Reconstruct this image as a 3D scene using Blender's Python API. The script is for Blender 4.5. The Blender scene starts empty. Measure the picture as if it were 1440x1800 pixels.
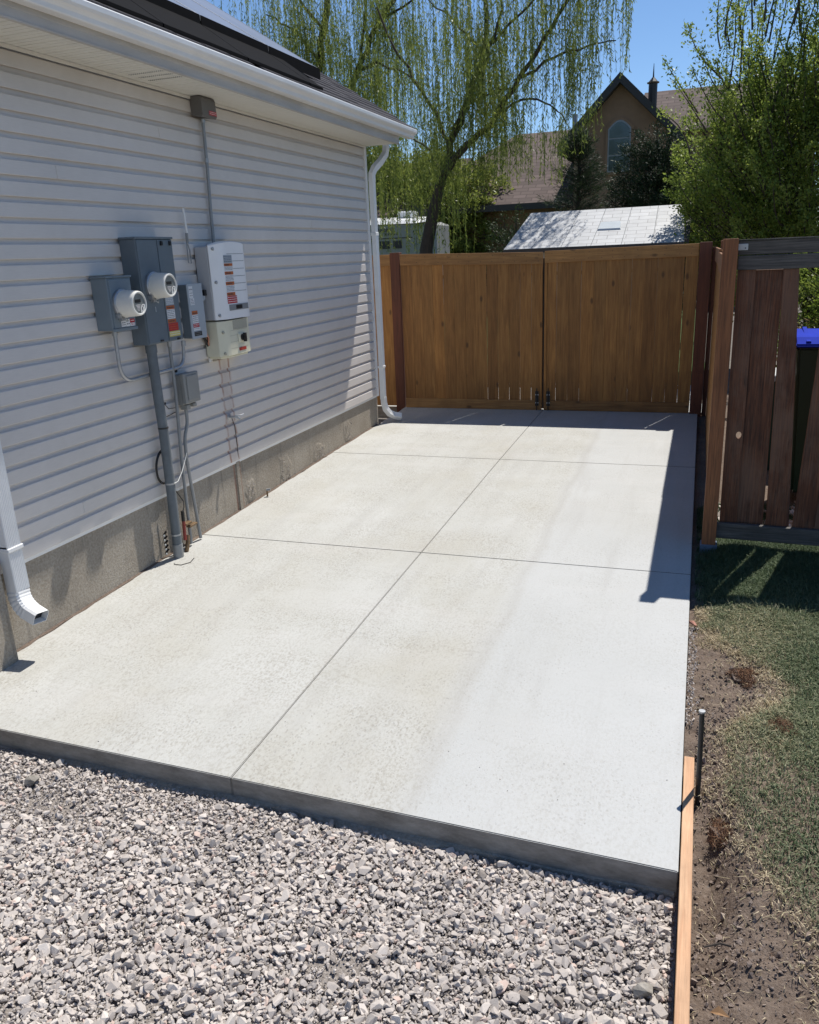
import bpy, bmesh, math, random
import numpy as np
from mathutils import Vector, Matrix

S = bpy.context.scene
COL = S.collection
rng = np.random.default_rng(7)
random.seed(7)

# ------------------------------------------------------------------ camera
R = ((0.9440219, 0.0617193, -0.3240576),
     (0.3272346, -0.2994240, 0.8962493),
     (-0.0417148, -0.9521218, -0.3028596))      # columns: image right, image down, forward
cam_d = bpy.data.cameras.new('camera')
cam = bpy.data.objects.new('camera', cam_d)
COL.objects.link(cam)
cam.matrix_world = Matrix(((R[0][0], -R[0][1], -R[0][2], 3.7551),
                           (R[1][0], -R[1][1], -R[1][2], 0.0),
                           (R[2][0], -R[2][1], -R[2][2], 2.0037),
                           (0, 0, 0, 1)))
cam_d.sensor_fit = 'HORIZONTAL'
cam_d.sensor_width = 36.0
cam_d.lens = 36.0 * 1418.49 / 1440.0
cam_d.clip_start = 0.05
cam_d.clip_end = 3000
S.camera = cam

# ------------------------------------------------------------------ light
SUN = Vector((0.17, 0.475, 1.0)).normalized()
world = bpy.data.worlds.new("World")
S.world = world
world.use_nodes = True
wn = world.node_tree
wn.nodes.clear()
sky = wn.nodes.new('ShaderNodeTexSky')
sky.sky_type = 'NISHITA'
sky.sun_disc = False
sky.sun_elevation = math.asin(SUN.z)
sky.sun_rotation = math.atan2(SUN.x, SUN.y)
sky.altitude = 1400
sky.air_density = 1.0
sky.dust_density = 0.0
sky.ozone_density = 5.0
bg = wn.nodes.new('ShaderNodeBackground')
bg.inputs['Strength'].default_value = 0.1
wo = wn.nodes.new('ShaderNodeOutputWorld')
hs = wn.nodes.new('ShaderNodeHueSaturation')
hs.inputs['Saturation'].default_value = 1.04
wn.links.new(sky.outputs[0], hs.inputs['Color'])
wn.links.new(hs.outputs[0], bg.inputs['Color'])
wn.links.new(bg.outputs[0], wo.inputs['Surface'])

sd = bpy.data.lights.new('sun', 'SUN')
sd.energy = 4.7
sd.angle = math.radians(0.53)
sd.color = (1.0, 0.955, 0.885)
so = bpy.data.objects.new('sun', sd)
COL.objects.link(so)
so.rotation_euler = (-SUN).to_track_quat('-Z', 'Y').to_euler()
so.location = (2, 8, 12)

S.view_settings.view_transform = 'Standard'
S.view_settings.look = 'None'
S.view_settings.gamma = 1.0
S.view_settings.use_curve_mapping = False
S.view_settings.exposure = 0.35
S.cycles.max_bounces = 8
S.cycles.diffuse_bounces = 4
S.cycles.transparent_max_bounces = 8

# ------------------------------------------------------------------ materials
class NT:
    def __init__(self, name):
        self.m = bpy.data.materials.new(name)
        self.m.use_nodes = True
        self.t = self.m.node_tree
        self.t.nodes.clear()
        self.out = self.n('ShaderNodeOutputMaterial')
        self.p = self.n('ShaderNodeBsdfPrincipled')
        self.l(self.p.outputs[0], self.out.inputs['Surface'])
    def n(self, ty, **kw):
        nd = self.t.nodes.new(ty)
        for k, v in kw.items():
            setattr(nd, k, v)
        return nd
    def l(self, a, b):
        self.t.links.new(a, b)
    def coord(self, scale=(1, 1, 1), jitter=False, kind='Object'):
        tc = self.n('ShaderNodeNewGeometry') if kind == 'Position' else self.n('ShaderNodeTexCoord')
        mp = self.n('ShaderNodeMapping')
        mp.inputs['Scale'].default_value = scale
        self.l(tc.outputs[kind], mp.inputs['Vector'])
        if jitter:
            oi = self.n('ShaderNodeObjectInfo')
            mu = self.n('ShaderNodeMath', operation='MULTIPLY')
            mu.inputs[1].default_value = 37.0
            self.l(oi.outputs['Random'], mu.inputs[0])
            cb = self.n('ShaderNodeCombineXYZ')
            for i in range(3):
                self.l(mu.outputs[0], cb.inputs[i])
            self.l(cb.outputs[0], mp.inputs['Location'])
        return mp.outputs[0]
    def noise(self, vec, scale, detail=4, rough=0.6, dist=0.0):
        nd = self.n('ShaderNodeTexNoise')
        nd.inputs['Scale'].default_value = scale
        nd.inputs['Detail'].default_value = detail
        nd.inputs['Roughness'].default_value = rough
        nd.inputs['Distortion'].default_value = dist
        if vec is not None:
            self.l(vec, nd.inputs['Vector'])
        return nd.outputs['Fac']
    def ramp(self, fac, stops):
        nd = self.n('ShaderNodeValToRGB')
        cr = nd.color_ramp
        while len(cr.elements) > 1:
            cr.elements.remove(cr.elements[-1])
        for i, (p, c) in enumerate(stops):
            e = cr.elements[0] if i == 0 else cr.elements.new(p)
            e.position = p
            e.color = (c[0], c[1], c[2], 1) if not isinstance(c, (int, float)) else (c, c, c, 1)
        self.l(fac, nd.inputs[0])
        return nd.outputs[0]
    def mix(self, fac, a, b, mode='MIX'):
        nd = self.n('ShaderNodeMix', data_type='RGBA', blend_type=mode)
        for v, i in ((fac, 0), (a, 6), (b, 7)):
            if isinstance(v, (int, float)):
                nd.inputs[i].default_value = v
            elif isinstance(v, tuple):
                nd.inputs[i].default_value = (v[0], v[1], v[2], 1)
            else:
                self.l(v, nd.inputs[i])
        return nd.outputs[2]
    def math(self, op, a, b=0.0):
        nd = self.n('ShaderNodeMath', operation=op)
        for i, v in enumerate((a, b)):
            if isinstance(v, (int, float)):
                nd.inputs[i].default_value = v
            else:
                self.l(v, nd.inputs[i])
        return nd.outputs[0]
    def sep(self, vec):
        nd = self.n('ShaderNodeSeparateXYZ')
        self.l(vec, nd.inputs[0])
        return nd.outputs
    def bump(self, h, strength=0.3, dist=0.01):
        nd = self.n('ShaderNodeBump')
        nd.inputs['Strength'].default_value = strength
        nd.inputs['Distance'].default_value = dist
        self.l(h, nd.inputs['Height'])
        self.l(nd.outputs[0], self.p.inputs['Normal'])
    def set(self, color=None, rough=None, metal=None, spec=None):
        if color is not None:
            if isinstance(color, tuple):
                self.p.inputs['Base Color'].default_value = (*color, 1)
            else:
                self.l(color, self.p.inputs['Base Color'])
        if rough is not None:
            if isinstance(rough, (int, float)):
                self.p.inputs['Roughness'].default_value = rough
            else:
                self.l(rough, self.p.inputs['Roughness'])
        if metal is not None:
            self.p.inputs['Metallic'].default_value = metal
        if spec is not None:
            self.p.inputs['Specular IOR Level'].default_value = spec
        return self.m

def sc(c, k):
    return tuple(x * k for x in c)

def mat(name, c, rough=0.6, var=0.12, scale=6, metal=0.0, bump=0.0, bscale=80, spec=0.5, stretch=(1, 1, 1)):
    b = NT(name)
    v = b.coord(stretch)
    n1 = b.noise(v, scale, 5, 0.65)
    col = b.ramp(n1, [(0.3, sc(c, 1 - var)), (0.7, sc(c, 1 + var))])
    if bump > 0:
        b.bump(b.noise(v, bscale, 4), bump, 0.004)
    return b.set(col, rough, metal, spec)

def wood(name, c1, c2, knots=True, weather=0.0, grey=(0.2, 0.19, 0.18), axis=2, rough=0.7, cont=1.0):
    b = NT(name)
    st = [14, 14, 14]
    st[axis] = 0.9
    v = b.coord(tuple(st), jitter=True)
    n1 = b.noise(v, 2.2, 6, 0.6, 0.5)
    st2 = [60, 60, 60]
    st2[axis] = 2.0
    v2 = b.coord(tuple(st2), jitter=True)
    n2 = b.noise(v2, 2.0, 3, 0.7)
    col = b.ramp(n1, [(0.3, c1), (0.7, c2)])
    blot = b.noise(b.coord((2.5, 2.5, 1.2), jitter=True), 1.6, 5, 0.6)
    col = b.mix(b.ramp(blot, [(0.45, 0.0), (0.72, 0.35)]), col, (c1[0] * 0.45, c1[1] * 0.45, c1[2] * 0.45))
    fine = b.ramp(n2, [(0.3, 1 - 0.3 * cont), (0.65, 1.08)])
    col = b.mix(1.0, col, fine, 'MULTIPLY')
    oi = b.n('ShaderNodeObjectInfo')
    tone = b.ramp(oi.outputs['Random'], [(0.0, (0.78, 0.74, 0.70)), (0.5, (1, 1, 1)), (1.0, (1.16, 1.10, 1.0))])
    col = b.mix(1.0, col, tone, 'MULTIPLY')
    if knots:
        st3 = [5.5, 5.5, 5.5]
        st3[axis] = 2.6
        v3 = b.coord(tuple(st3), jitter=True)
        vo = b.n('ShaderNodeTexVoronoi')
        vo.inputs['Scale'].default_value = 1.0
        b.l(v3, vo.inputs['Vector'])
        k = b.ramp(vo.outputs['Distance'], [(0.06, 0.0), (0.13, 1.0)])
        col = b.mix(k, b.mix(0.65, col, (0.03, 0.014, 0.006)), col)
    if weather > 0:
        v4 = b.coord((1.5, 1.5, 1.0), jitter=True)
        w = b.math('ADD', b.noise(v4, 2.0, 5, 0.65), b.math('MULTIPLY', b.noise(v2, 3.0, 3), 0.45))
        wf = b.ramp(w, [(0.72 - 0.2 * weather, 0.0), (0.85, weather)])
        col = b.mix(wf, col, grey)
    b.bump(n2, 0.5, 0.002)
    return b.set(col, rough)

M = {}
M['siding'] = None
def m_siding():
    b = NT('vinyl_siding')
    v = b.coord(kind='Position')
    base = b.ramp(b.noise(v, 1.3, 5, 0.7), [(0.3, (0.60, 0.56, 0.52)), (0.75, (0.69, 0.645, 0.605))])
    grain = b.noise(b.coord((1, 3, 40), kind='Position'), 4, 4)
    base = b.mix(0.07, base, b.ramp(grain, [(0.3, (0.3, 0.3, 0.3)), (0.7, (0.9, 0.9, 0.9))]))
    s = b.sep(v)
    # rust streaks running down under the inverter
    zt = b.math('MULTIPLY', b.math('LESS_THAN', s[2], 1.27), 1.0)
    wob = b.math('MULTIPLY', b.math('SUBTRACT', b.noise(b.coord((1, 1, 3), kind='Position'), 2.0, 3), 0.5), 0.06)
    def streak(y0, w):
        dd = b.math('ABSOLUTE', b.math('ADD', b.math('SUBTRACT', s[1], y0), wob))
        return b.math('MAXIMUM', b.math('SUBTRACT', 1.0, b.math('DIVIDE', dd, w)), 0.0)
    st = b.math('MAXIMUM', streak(5.86, 0.020), streak(5.99, 0.018))
    halo = b.math('MULTIPLY', b.math('MAXIMUM', streak(5.92, 0.11), 0.0), 0.25)
    st = b.math('MULTIPLY', b.math('ADD', st, halo), zt)
    st = b.math('MULTIPLY', st, b.ramp(b.noise(b.coord((1, 6, 2), kind='Position'), 3, 4), [(0.3, 0.25), (0.6, 1.0)]))
    st = b.math('MULTIPLY', st, 0.8)
    col = b.mix(st, base, (0.30, 0.11, 0.05))
    # brown dirt in blotches high under the soffit and splash dirt low down
    hi = b.ramp(b.math('DIVIDE', s[2], 3.3), [(0.86, 0.0), (0.98, 0.45)])
    hi = b.math('MULTIPLY', hi, b.ramp(b.noise(v, 1.1, 5), [(0.4, 0.25), (0.65, 1.0)]))
    col = b.mix(hi, col, (0.40, 0.35, 0.28))
    b.bump(grain, 0.08, 0.002)
    return b.set(col, 0.42, spec=0.4)
M['siding'] = m_siding()
M['soffit'] = mat('soffit_vinyl', (0.70, 0.68, 0.61), 0.5, 0.06, 2.5)
M['fascia'] = mat('fascia_metal', (0.48, 0.45, 0.41), 0.5, 0.15, 3, stretch=(1, 0.6, 3))
M['white'] = mat('white_aluminium', (0.78, 0.78, 0.77), 0.35, 0.05, 5)
M['gutter'] = mat('white_gutter_paint', (0.76, 0.76, 0.75), 0.35, 0.08, 3, stretch=(1, 0.5, 2))

def m_foundation():
    b = NT('parged_foundation')
    v = b.coord(kind='Position')
    col = b.ramp(b.noise(v, 2.2, 7, 0.7), [(0.3, (0.27, 0.225, 0.165)), (0.5, (0.36, 0.31, 0.24)), (0.72, (0.45, 0.40, 0.325))])
    f = b.noise(v, 60, 4)
    col = b.mix(0.35, col, b.ramp(f, [(0.35, (0.18, 0.16, 0.14)), (0.65, (0.5, 0.47, 0.43))]))
    s = b.sep(v)
    drip = b.noise(b.coord((1, 9, 0.8), kind='Position'), 1.6, 4)
    col = b.mix(b.ramp(drip, [(0.58, 0.0), (0.7, 0.45)]), col, (0.14, 0.13, 0.12))
    for y0 in (5.93, 6.02):
        dd = b.math('ABSOLUTE', b.math('SUBTRACT', s[1], y0))
        k = b.math('MULTIPLY', b.math('MAXIMUM', b.math('SUBTRACT', 1.0, b.math('DIVIDE', dd, 0.022)), 0.0), 0.55)
        col = b.mix(k, col, (0.28, 0.08, 0.03))
    b.bump(b.math('ADD', f, b.noise(v, 180, 3)), 0.9, 0.006)
    return b.set(col, 0.9, spec=0.2)
M['foundation'] = m_foundation()
M['crumble'] = mat('crumbled_parging', (0.27, 0.25, 0.22), 0.95, 0.45, 22, bump=1.0, bscale=45, spec=0.1)

def m_concrete():
    b = NT('new_concrete')
    v = b.coord()
    s = b.sep(v)
    # warm stained field left of x=2.75, paler cooler strip on the right where a later pour was finished
    wob = b.math('MULTIPLY', b.math('SUBTRACT', b.noise(v, 1.5, 3), 0.5), 0.15)
    edge = b.math('ADD', s[0], wob)
    side = b.ramp(b.math('DIVIDE', edge, 4.0), [(0.655, 0.0), (0.70, 1.0)])
    big = b.noise(v, 0.9, 5, 0.6)
    warm = b.ramp(big, [(0.35, (0.42, 0.415, 0.385)), (0.5, (0.43, 0.43, 0.405)), (0.7, (0.468, 0.470, 0.452))])
    cool = b.ramp(big, [(0.3, (0.412, 0.418, 0.408)), (0.7, (0.448, 0.453, 0.445))])
    col = b.mix(side, warm, cool)
    # yellowish brown curing stains
    stn = b.noise(b.coord((1.3, 0.75, 1)), 1.15, 6, 0.62)
    k = b.ramp(stn, [(0.50, 0.0), (0.70, 0.32)])
    k = b.math('MULTIPLY', k, b.ramp(side, [(0, 1.0), (1, 0.25)]))
    col = b.mix(k, col, (0.35, 0.325, 0.255))
    # faint dark line at the pour boundary
    dl = b.math('ABSOLUTE', b.math('SUBTRACT', edge, 2.74))
    dk = b.math('MAXIMUM', b.math('SUBTRACT', 1.0, b.math('DIVIDE', dl, 0.055)), 0.0)
    col = b.mix(b.math('MULTIPLY', dk, 0.32), col, (0.34, 0.33, 0.31))
    # pitted flecks of exposed aggregate
    vo = b.n('ShaderNodeTexVoronoi')
    vo.inputs['Scale'].default_value = 58
    vo.inputs['Randomness'].default_value = 1.0
    mp = b.coord((1.0, 0.62, 1))
    wv = b.n('ShaderNodeVectorMath', operation='ADD')
    b.l(mp, wv.inputs[0])
    nn = b.n('ShaderNodeTexNoise')
    nn.inputs['Scale'].default_value = 30
    vs = b.n('ShaderNodeVectorMath', operation='SCALE')
    vs.inputs['Scale'].default_value = 0.03
    b.l(mp, nn.inputs['Vector'])
    b.l(nn.outputs['Color'], vs.inputs[0])
    b.l(vs.outputs[0], wv.inputs[1])
    b.l(wv.outputs[0], vo.inputs['Vector'])
    size = b.ramp(b.noise(v, 3.0, 4), [(0.36, 0.10), (0.60, 0.38)])
    pit = b.math('SUBTRACT', size, vo.outputs['Distance'])
    pit = b.math('MULTIPLY', b.math('MAXIMUM', pit, 0.0), 6.0)
    pit = b.math('MINIMUM', pit, 1.0)
    cpick = b.sep(vo.outputs['Color'])
    pit = b.math('MULTIPLY', pit, b.math('GREATER_THAN', cpick[0], 0.12))
    pit = b.math('MULTIPLY', pit, b.ramp(side, [(0, 1.0), (1, 0.55)]))
    pc = b.ramp(cpick[1], [(0.0, (0.22, 0.20, 0.16)), (0.6, (0.30, 0.28, 0.25)), (1.0, (0.26, 0.26, 0.265))])
    col = b.mix(b.math('MULTIPLY', pit, 0.42), col, pc)
    mot = b.noise(b.coord((1.0, 0.6, 1)), 84, 4, 0.65)
    mk = b.math('MULTIPLY', b.ramp(mot, [(0.46, 0.0), (0.62, 0.55)]), b.ramp(side, [(0, 1.0), (1, 0.35)]))
    mk = b.math('MULTIPLY', mk, b.ramp(b.noise(v, 2.2, 4), [(0.35, 0.25), (0.6, 1.0)]))
    col = b.mix(mk, col, (0.26, 0.24, 0.20))
    dr_ = b.noise(b.coord((4.5, 0.35, 1)), 1.6, 5, 0.6)
    col = b.mix(b.ramp(dr_, [(0.50, 0.0), (0.70, 0.22)]), col, (0.30, 0.29, 0.27))
    dr2 = b.noise(b.coord((0.5, 2.4, 1)), 1.1, 5, 0.6)
    col = b.mix(b.ramp(dr2, [(0.52, 0.0), (0.72, 0.22)]), col, (0.52, 0.51, 0.50))
    # a few specks
    vo2 = b.n('ShaderNodeTexVoronoi')
    vo2.inputs['Scale'].default_value = 9
    b.l(v, vo2.inputs['Vector'])
    sp = b.ramp(vo2.outputs['Distance'], [(0.018, 1.0), (0.03, 0.0)])
    col = b.mix(b.math('MULTIPLY', sp, 0.6), col, (0.12, 0.10, 0.08))
    # formed side faces: darker concrete
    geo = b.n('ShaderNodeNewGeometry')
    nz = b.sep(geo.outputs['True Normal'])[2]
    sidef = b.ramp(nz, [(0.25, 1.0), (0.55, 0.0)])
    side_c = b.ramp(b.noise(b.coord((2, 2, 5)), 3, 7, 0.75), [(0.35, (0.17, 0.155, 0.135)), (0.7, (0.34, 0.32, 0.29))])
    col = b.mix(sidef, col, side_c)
    broom = b.noise(b.coord((60, 1.6, 60)), 3, 3)
    h = b.math('ADD', b.math('MULTIPLY', broom, 0.35), b.math('MULTIPLY', b.noise(v, 120, 4), 0.6))
    h = b.math('SUBTRACT', h, b.math('MULTIPLY', pit, 0.9))
    b.bump(h, 0.35, 0.004)
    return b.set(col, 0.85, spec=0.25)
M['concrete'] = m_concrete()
M['joint'] = mat('joint_concrete', (0.20, 0.19, 0.17), 0.95, 0.2, 20)

M['cedar'] = wood('new_cedar', (0.25, 0.108, 0.026), (0.41, 0.20, 0.055))
M['cedar_rail'] = wood('new_cedar_rail', (0.28, 0.135, 0.042), (0.44, 0.235, 0.082), axis=0)
M['cedar_rail_y'] = wood('new_cedar_rail_side', (0.22, 0.095, 0.035), (0.32, 0.15, 0.06), axis=1)
M['redwood'] = wood('stained_post', (0.10, 0.03, 0.014), (0.16, 0.048, 0.022), knots=False)
M['fir_post'] = wood('treated_post', (0.20, 0.072, 0.026), (0.32, 0.13, 0.05), knots=False, cont=1.7)
M['old_red'] = wood('weathered_red_board', (0.11, 0.034, 0.012), (0.21, 0.072, 0.028), weather=0.42, grey=(0.24, 0.14, 0.09), cont=2.6)
M['old_grey'] = wood('weathered_grey_board', (0.075, 0.068, 0.062), (0.15, 0.138, 0.128), axis=0, cont=2.0)
M['lumber'] = wood('form_lumber', (0.48, 0.25, 0.13), (0.58, 0.38, 0.23), axis=1, cont=0.8)

def attr_mat(name, stops, rough=0.8, attr='tint', transl=0.0, fine=0.0, spec=0.3, bscale=200):
    b = NT(name)
    at = b.n('ShaderNodeAttribute')
    at.attribute_name = attr
    col = b.ramp(at.outputs['Fac'], stops)
    if fine > 0:
        f = b.noise(b.coord(), bscale, 4)
        col = b.mix(fine, col, b.ramp(f, [(0.3, (0.15, 0.14, 0.13)), (0.7, (0.75, 0.73, 0.7))]))
        b.bump(f, 0.3, 0.002)
    m = b.set(col, rough, spec=spec)
    if transl > 0:
        tr = b.n('ShaderNodeBsdfTranslucent')
        b.l(col, tr.inputs['Color'])
        mx = b.n('ShaderNodeMixShader')
        mx.inputs[0].default_value = transl
        b.l(b.p.outputs[0], mx.inputs[1])
        b.l(tr.outputs[0], mx.inputs[2])
        b.l(mx.outputs[0], b.out.inputs['Surface'])
    return m
M['stone'] = attr_mat('crushed_stone', [(0, (0.17, 0.145, 0.125)), (0.15, (0.31, 0.275, 0.25)), (0.5, (0.46, 0.41, 0.37)), (0.8, (0.60, 0.545, 0.495)), (1.0, (0.50, 0.37, 0.31))], 0.85, fine=0.10)
M['clod'] = attr_mat('soil_clods', [(0, (0.075, 0.045, 0.03)), (0.6, (0.16, 0.105, 0.075)), (1, (0.32, 0.25, 0.20))], 0.95, fine=0.2, spec=0.1)
M['grass'] = attr_mat('grass_blades', [(0, (0.05, 0.085, 0.035)), (0.35, (0.125, 0.165, 0.08)), (0.6, (0.26, 0.265, 0.155)), (0.8, (0.42, 0.36, 0.22)), (1, (0.54, 0.45, 0.30))], 0.6, transl=0.25)
M['dead'] = attr_mat('dead_turf', [(0, (0.09, 0.045, 0.03)), (0.5, (0.20, 0.10, 0.055)), (1, (0.38, 0.24, 0.14))], 0.8)
M['willow_leaf'] = attr_mat('willow_leaves', [(0, (0.08, 0.11, 0.025)), (0.5, (0.19, 0.235, 0.05)), (1, (0.30, 0.33, 0.075))], 0.45, transl=0.5)
M['shrub_leaf'] = attr_mat('broad_leaves', [(0, (0.07, 0.12, 0.014)), (0.5, (0.23, 0.30, 0.055)), (1, (0.38, 0.44, 0.11))], 0.38, transl=0.5)
M['dark_leaf'] = attr_mat('evergreen_needles', [(0, (0.012, 0.028, 0.012)), (0.6, (0.03, 0.055, 0.022)), (1, (0.075, 0.10, 0.04))], 0.6, transl=0.15)
M['twig_leaf'] = attr_mat('dry_bramble', [(0, (0.08, 0.04, 0.02)), (0.5, (0.22, 0.12, 0.06)), (1, (0.36, 0.24, 0.12))], 0.8)
M['bark'] = mat('tree_bark', (0.055, 0.043, 0.034), 0.95, 0.35, 12, bump=0.8, bscale=30, stretch=(1, 1, 0.3))

def m_ground():
    b = NT('bare_ground')
    v = b.coord()
    col = b.ramp(b.noise(v, 3, 7, 0.7), [(0.3, (0.10, 0.085, 0.07)), (0.6, (0.17, 0.15, 0.13)), (0.75, (0.22, 0.20, 0.18))])
    f = b.noise(v, 90, 4)
    col = b.mix(0.4, col, b.ramp(f, [(0.3, (0.06, 0.055, 0.05)), (0.7, (0.34, 0.32, 0.30))]))
    b.bump(f, 1.0, 0.01)
    return b.set(col, 0.95, spec=0.1)
M['ground'] = m_ground()
def m_grit():
    b = NT('gravel_fines')
    v = b.coord()
    f = b.noise(v, 120, 4)
    col = b.ramp(f, [(0.3, (0.15, 0.13, 0.115)), (0.55, (0.29, 0.26, 0.235)), (0.75, (0.42, 0.385, 0.355))])
    b.bump(f, 1.0, 0.008)
    return b.set(col, 0.95, spec=0.1)
M['grit'] = m_grit()
def m_soil():
    b = NT('lawn_soil')
    v = b.coord()
    f = b.noise(v, 70, 5, 0.7)
    col = b.ramp(b.noise(v, 4, 6, 0.7), [(0.3, (0.11, 0.072, 0.05)), (0.6, (0.19, 0.14, 0.105)), (0.8, (0.27, 0.215, 0.175))])
    col = b.mix(0.35, col, b.ramp(f, [(0.3, (0.04, 0.03, 0.025)), (0.7, (0.30, 0.26, 0.23))]))
    b.bump(f, 1.0, 0.012)
    return b.set(col, 0.95, spec=0.1)
M['soil'] = m_soil()
M['lawnfar'] = mat('far_lawn', (0.05, 0.085, 0.03), 0.9, 0.5, 3, bump=0.6, bscale=30, spec=0.1)

M['meter_box'] = mat('blue_grey_enamel', (0.175, 0.215, 0.245), 0.42, 0.07, 4)
M['panel_box'] = mat('dark_blue_grey_enamel', (0.125, 0.155, 0.18), 0.42, 0.10, 4)
M['light_box'] = mat('pale_grey_enamel', (0.36, 0.40, 0.44), 0.4, 0.05, 4)
M['inv_grey'] = mat('inverter_grey', (0.42, 0.43, 0.45), 0.45, 0.04, 4)
M['inv_white'] = mat('inverter_white', (0.80, 0.80, 0.80), 0.35, 0.03, 4)
M['cream'] = mat('cream_plastic', (0.68, 0.65, 0.50), 0.45, 0.05, 5)
M['cream_dark'] = mat('cream_plastic_recess', (0.40, 0.38, 0.30), 0.5, 0.05, 5)
M['meter_white'] = mat('meter_cover_white', (0.74, 0.73, 0.68), 0.3, 0.03, 5)
M['meter_face'] = mat('meter_face_grey', (0.20, 0.21, 0.20), 0.35, 0.2, 30)
M['black'] = mat('black_plastic', (0.012, 0.012, 0.013), 0.4, 0.2, 10)
M['steel'] = mat('galvanised_steel', (0.42, 0.43, 0.44), 0.42, 0.15, 25, metal=0.6)
M['conduit'] = mat('grey_conduit', (0.27, 0.28, 0.285), 0.45, 0.12, 10, metal=0.25)
M['pvc_dark'] = mat('dark_grey_pipe', (0.12, 0.14, 0.155), 0.5, 0.2, 8)
M['jbox'] = mat('grey_plastic_box', (0.27, 0.27, 0.255), 0.55, 0.06, 8)
M['topbox'] = mat('brown_grey_box', (0.125, 0.12, 0.115), 0.5, 0.08, 8)
M['red'] = mat('red_label', (0.42, 0.02, 0.03), 0.5, 0.08, 20)
M['orange'] = mat('orange_label', (0.48, 0.13, 0.03), 0.5, 0.08, 20)
M['yellow'] = mat('yellow_label', (0.62, 0.52, 0.16), 0.5, 0.06, 20)
M['paper'] = mat('white_label', (0.68, 0.69, 0.70), 0.5, 0.04, 20)
M['ink'] = mat('label_ink', (0.05, 0.055, 0.08), 0.6, 0.05, 20)
M['inkl'] = mat('pale_label_print', (0.75, 0.70, 0.68), 0.6, 0.05, 20)
M['copper'] = mat('salmon_wire_sheath', (0.50, 0.22, 0.14), 0.5, 0.1, 20)
M['rusty'] = mat('rusty_red_metal', (0.28, 0.05, 0.035), 0.6, 0.3, 30)
M['brass'] = mat('weathered_brass', (0.20, 0.13, 0.07), 0.5, 0.3, 30, metal=0.5)
M['darksteel'] = mat('black_steel', (0.035, 0.033, 0.032), 0.5, 0.3, 20, metal=0.3)
M['sleeve'] = mat('blue_grey_sleeve', (0.10, 0.14, 0.20), 0.5, 0.15, 10)
M['stonechip'] = mat('pink_brick_chip', (0.45, 0.22, 0.16), 0.9, 0.2, 30)
M['shingle'] = mat('asphalt_shingle', (0.05, 0.048, 0.055), 0.95, 0.4, 60, bump=0.8, bscale=250, spec=0.3)
M['module'] = None
def m_module():
    b = NT('solar_cells')
    v = b.coord()
    col = b.ramp(b.noise(v, 2, 2), [(0.3, (0.10, 0.115, 0.15)), (0.7, (0.14, 0.155, 0.19))])
    return b.set(col, 0.28, spec=1.0)
M['module'] = m_module()
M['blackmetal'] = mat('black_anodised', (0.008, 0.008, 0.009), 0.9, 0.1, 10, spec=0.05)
def m_shedroof():
    b = NT('shed_roof_tiles')
    v = b.coord()
    br = b.n('ShaderNodeTexBrick')
    br.inputs['Scale'].default_value = 1.0
    br.inputs['Brick Width'].default_value = 0.30
    br.inputs['Row Height'].default_value = 0.125
    br.inputs['Mortar Size'].default_value = 0.006
    br.inputs['Mortar Smooth'].default_value = 0.1
    br.inputs['Color1'].default_value = (0.33, 0.34, 0.35, 1)
    br.inputs['Color2'].default_value = (0.41, 0.42, 0.43, 1)
    br.inputs['Mortar'].default_value = (0.13, 0.13, 0.14, 1)
    b.l(v, br.inputs['Vector'])
    col = b.mix(0.15, br.outputs['Color'], b.ramp(b.noise(v, 6, 5), [(0.3, (0.25, 0.25, 0.25)), (0.7, (0.7, 0.7, 0.7))]))
    b.bump(br.outputs['Fac'], -0.6, 0.01)
    return b.set(col, 0.6)
M['shedroof'] = m_shedroof()
M['shedwall'] = mat('shed_wall_tan', (0.36, 0.31, 0.25), 0.7, 0.06, 6)
M['dark_trim'] = mat('dark_trim', (0.035, 0.032, 0.03), 0.6, 0.1, 6)
M['skylight'] = mat('skylight_plastic', (0.50, 0.54, 0.56), 0.25, 0.05, 6)
M['stucco'] = mat('tan_stucco', (0.27, 0.165, 0.10), 0.9, 0.12, 2, bump=0.3, bscale=30)
def m_roofbrown():
    b = NT('brown_shingle_roof')
    v = b.coord()
    s = b.sep(v)
    br = b.n('ShaderNodeTexBrick')
    br.inputs['Scale'].default_value = 1.0
    br.inputs['Brick Width'].default_value = 0.45
    br.inputs['Row Height'].default_value = 0.19
    br.inputs['Mortar Size'].default_value = 0.022
    br.inputs['Mortar Smooth'].default_value = 0.4
    br.inputs['Color1'].default_value = (0.085, 0.060, 0.050, 1)
    br.inputs['Color2'].default_value = (0.14, 0.10, 0.086, 1)
    br.inputs['Mortar'].default_value = (0.07, 0.045, 0.04, 1)
    cb = b.n('ShaderNodeCombineXYZ')
    b.l(s[0], cb.inputs[0])
    b.l(s[1], cb.inputs[1])
    b.l(cb.outputs[0], br.inputs['Vector'])
    b.bump(br.outputs['Fac'], -0.6, 0.02)
    return b.set(br.outputs['Color'], 0.9)
M['roofbrown'] = m_roofbrown()
M['winglass'] = mat('window_glass', (0.06, 0.09, 0.10), 0.08, 0.3, 1.5, spec=1.0)
M['rv_white'] = mat('trailer_white', (0.72, 0.72, 0.70), 0.35, 0.04, 3)
M['rv_grey'] = mat('trailer_side_grey', (0.30, 0.30, 0.29), 0.45, 0.06, 3)
M['bin_green'] = mat('bin_dark_green', (0.012, 0.045, 0.03), 0.45, 0.1, 6)
M['bin_blue'] = mat('bin_lid_blue', (0.010, 0.030, 0.36), 0.85, 0.1, 6, spec=0.15)
M['pale'] = mat('pale_plastic', (0.55, 0.56, 0.54), 0.5, 0.1, 6)

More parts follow.
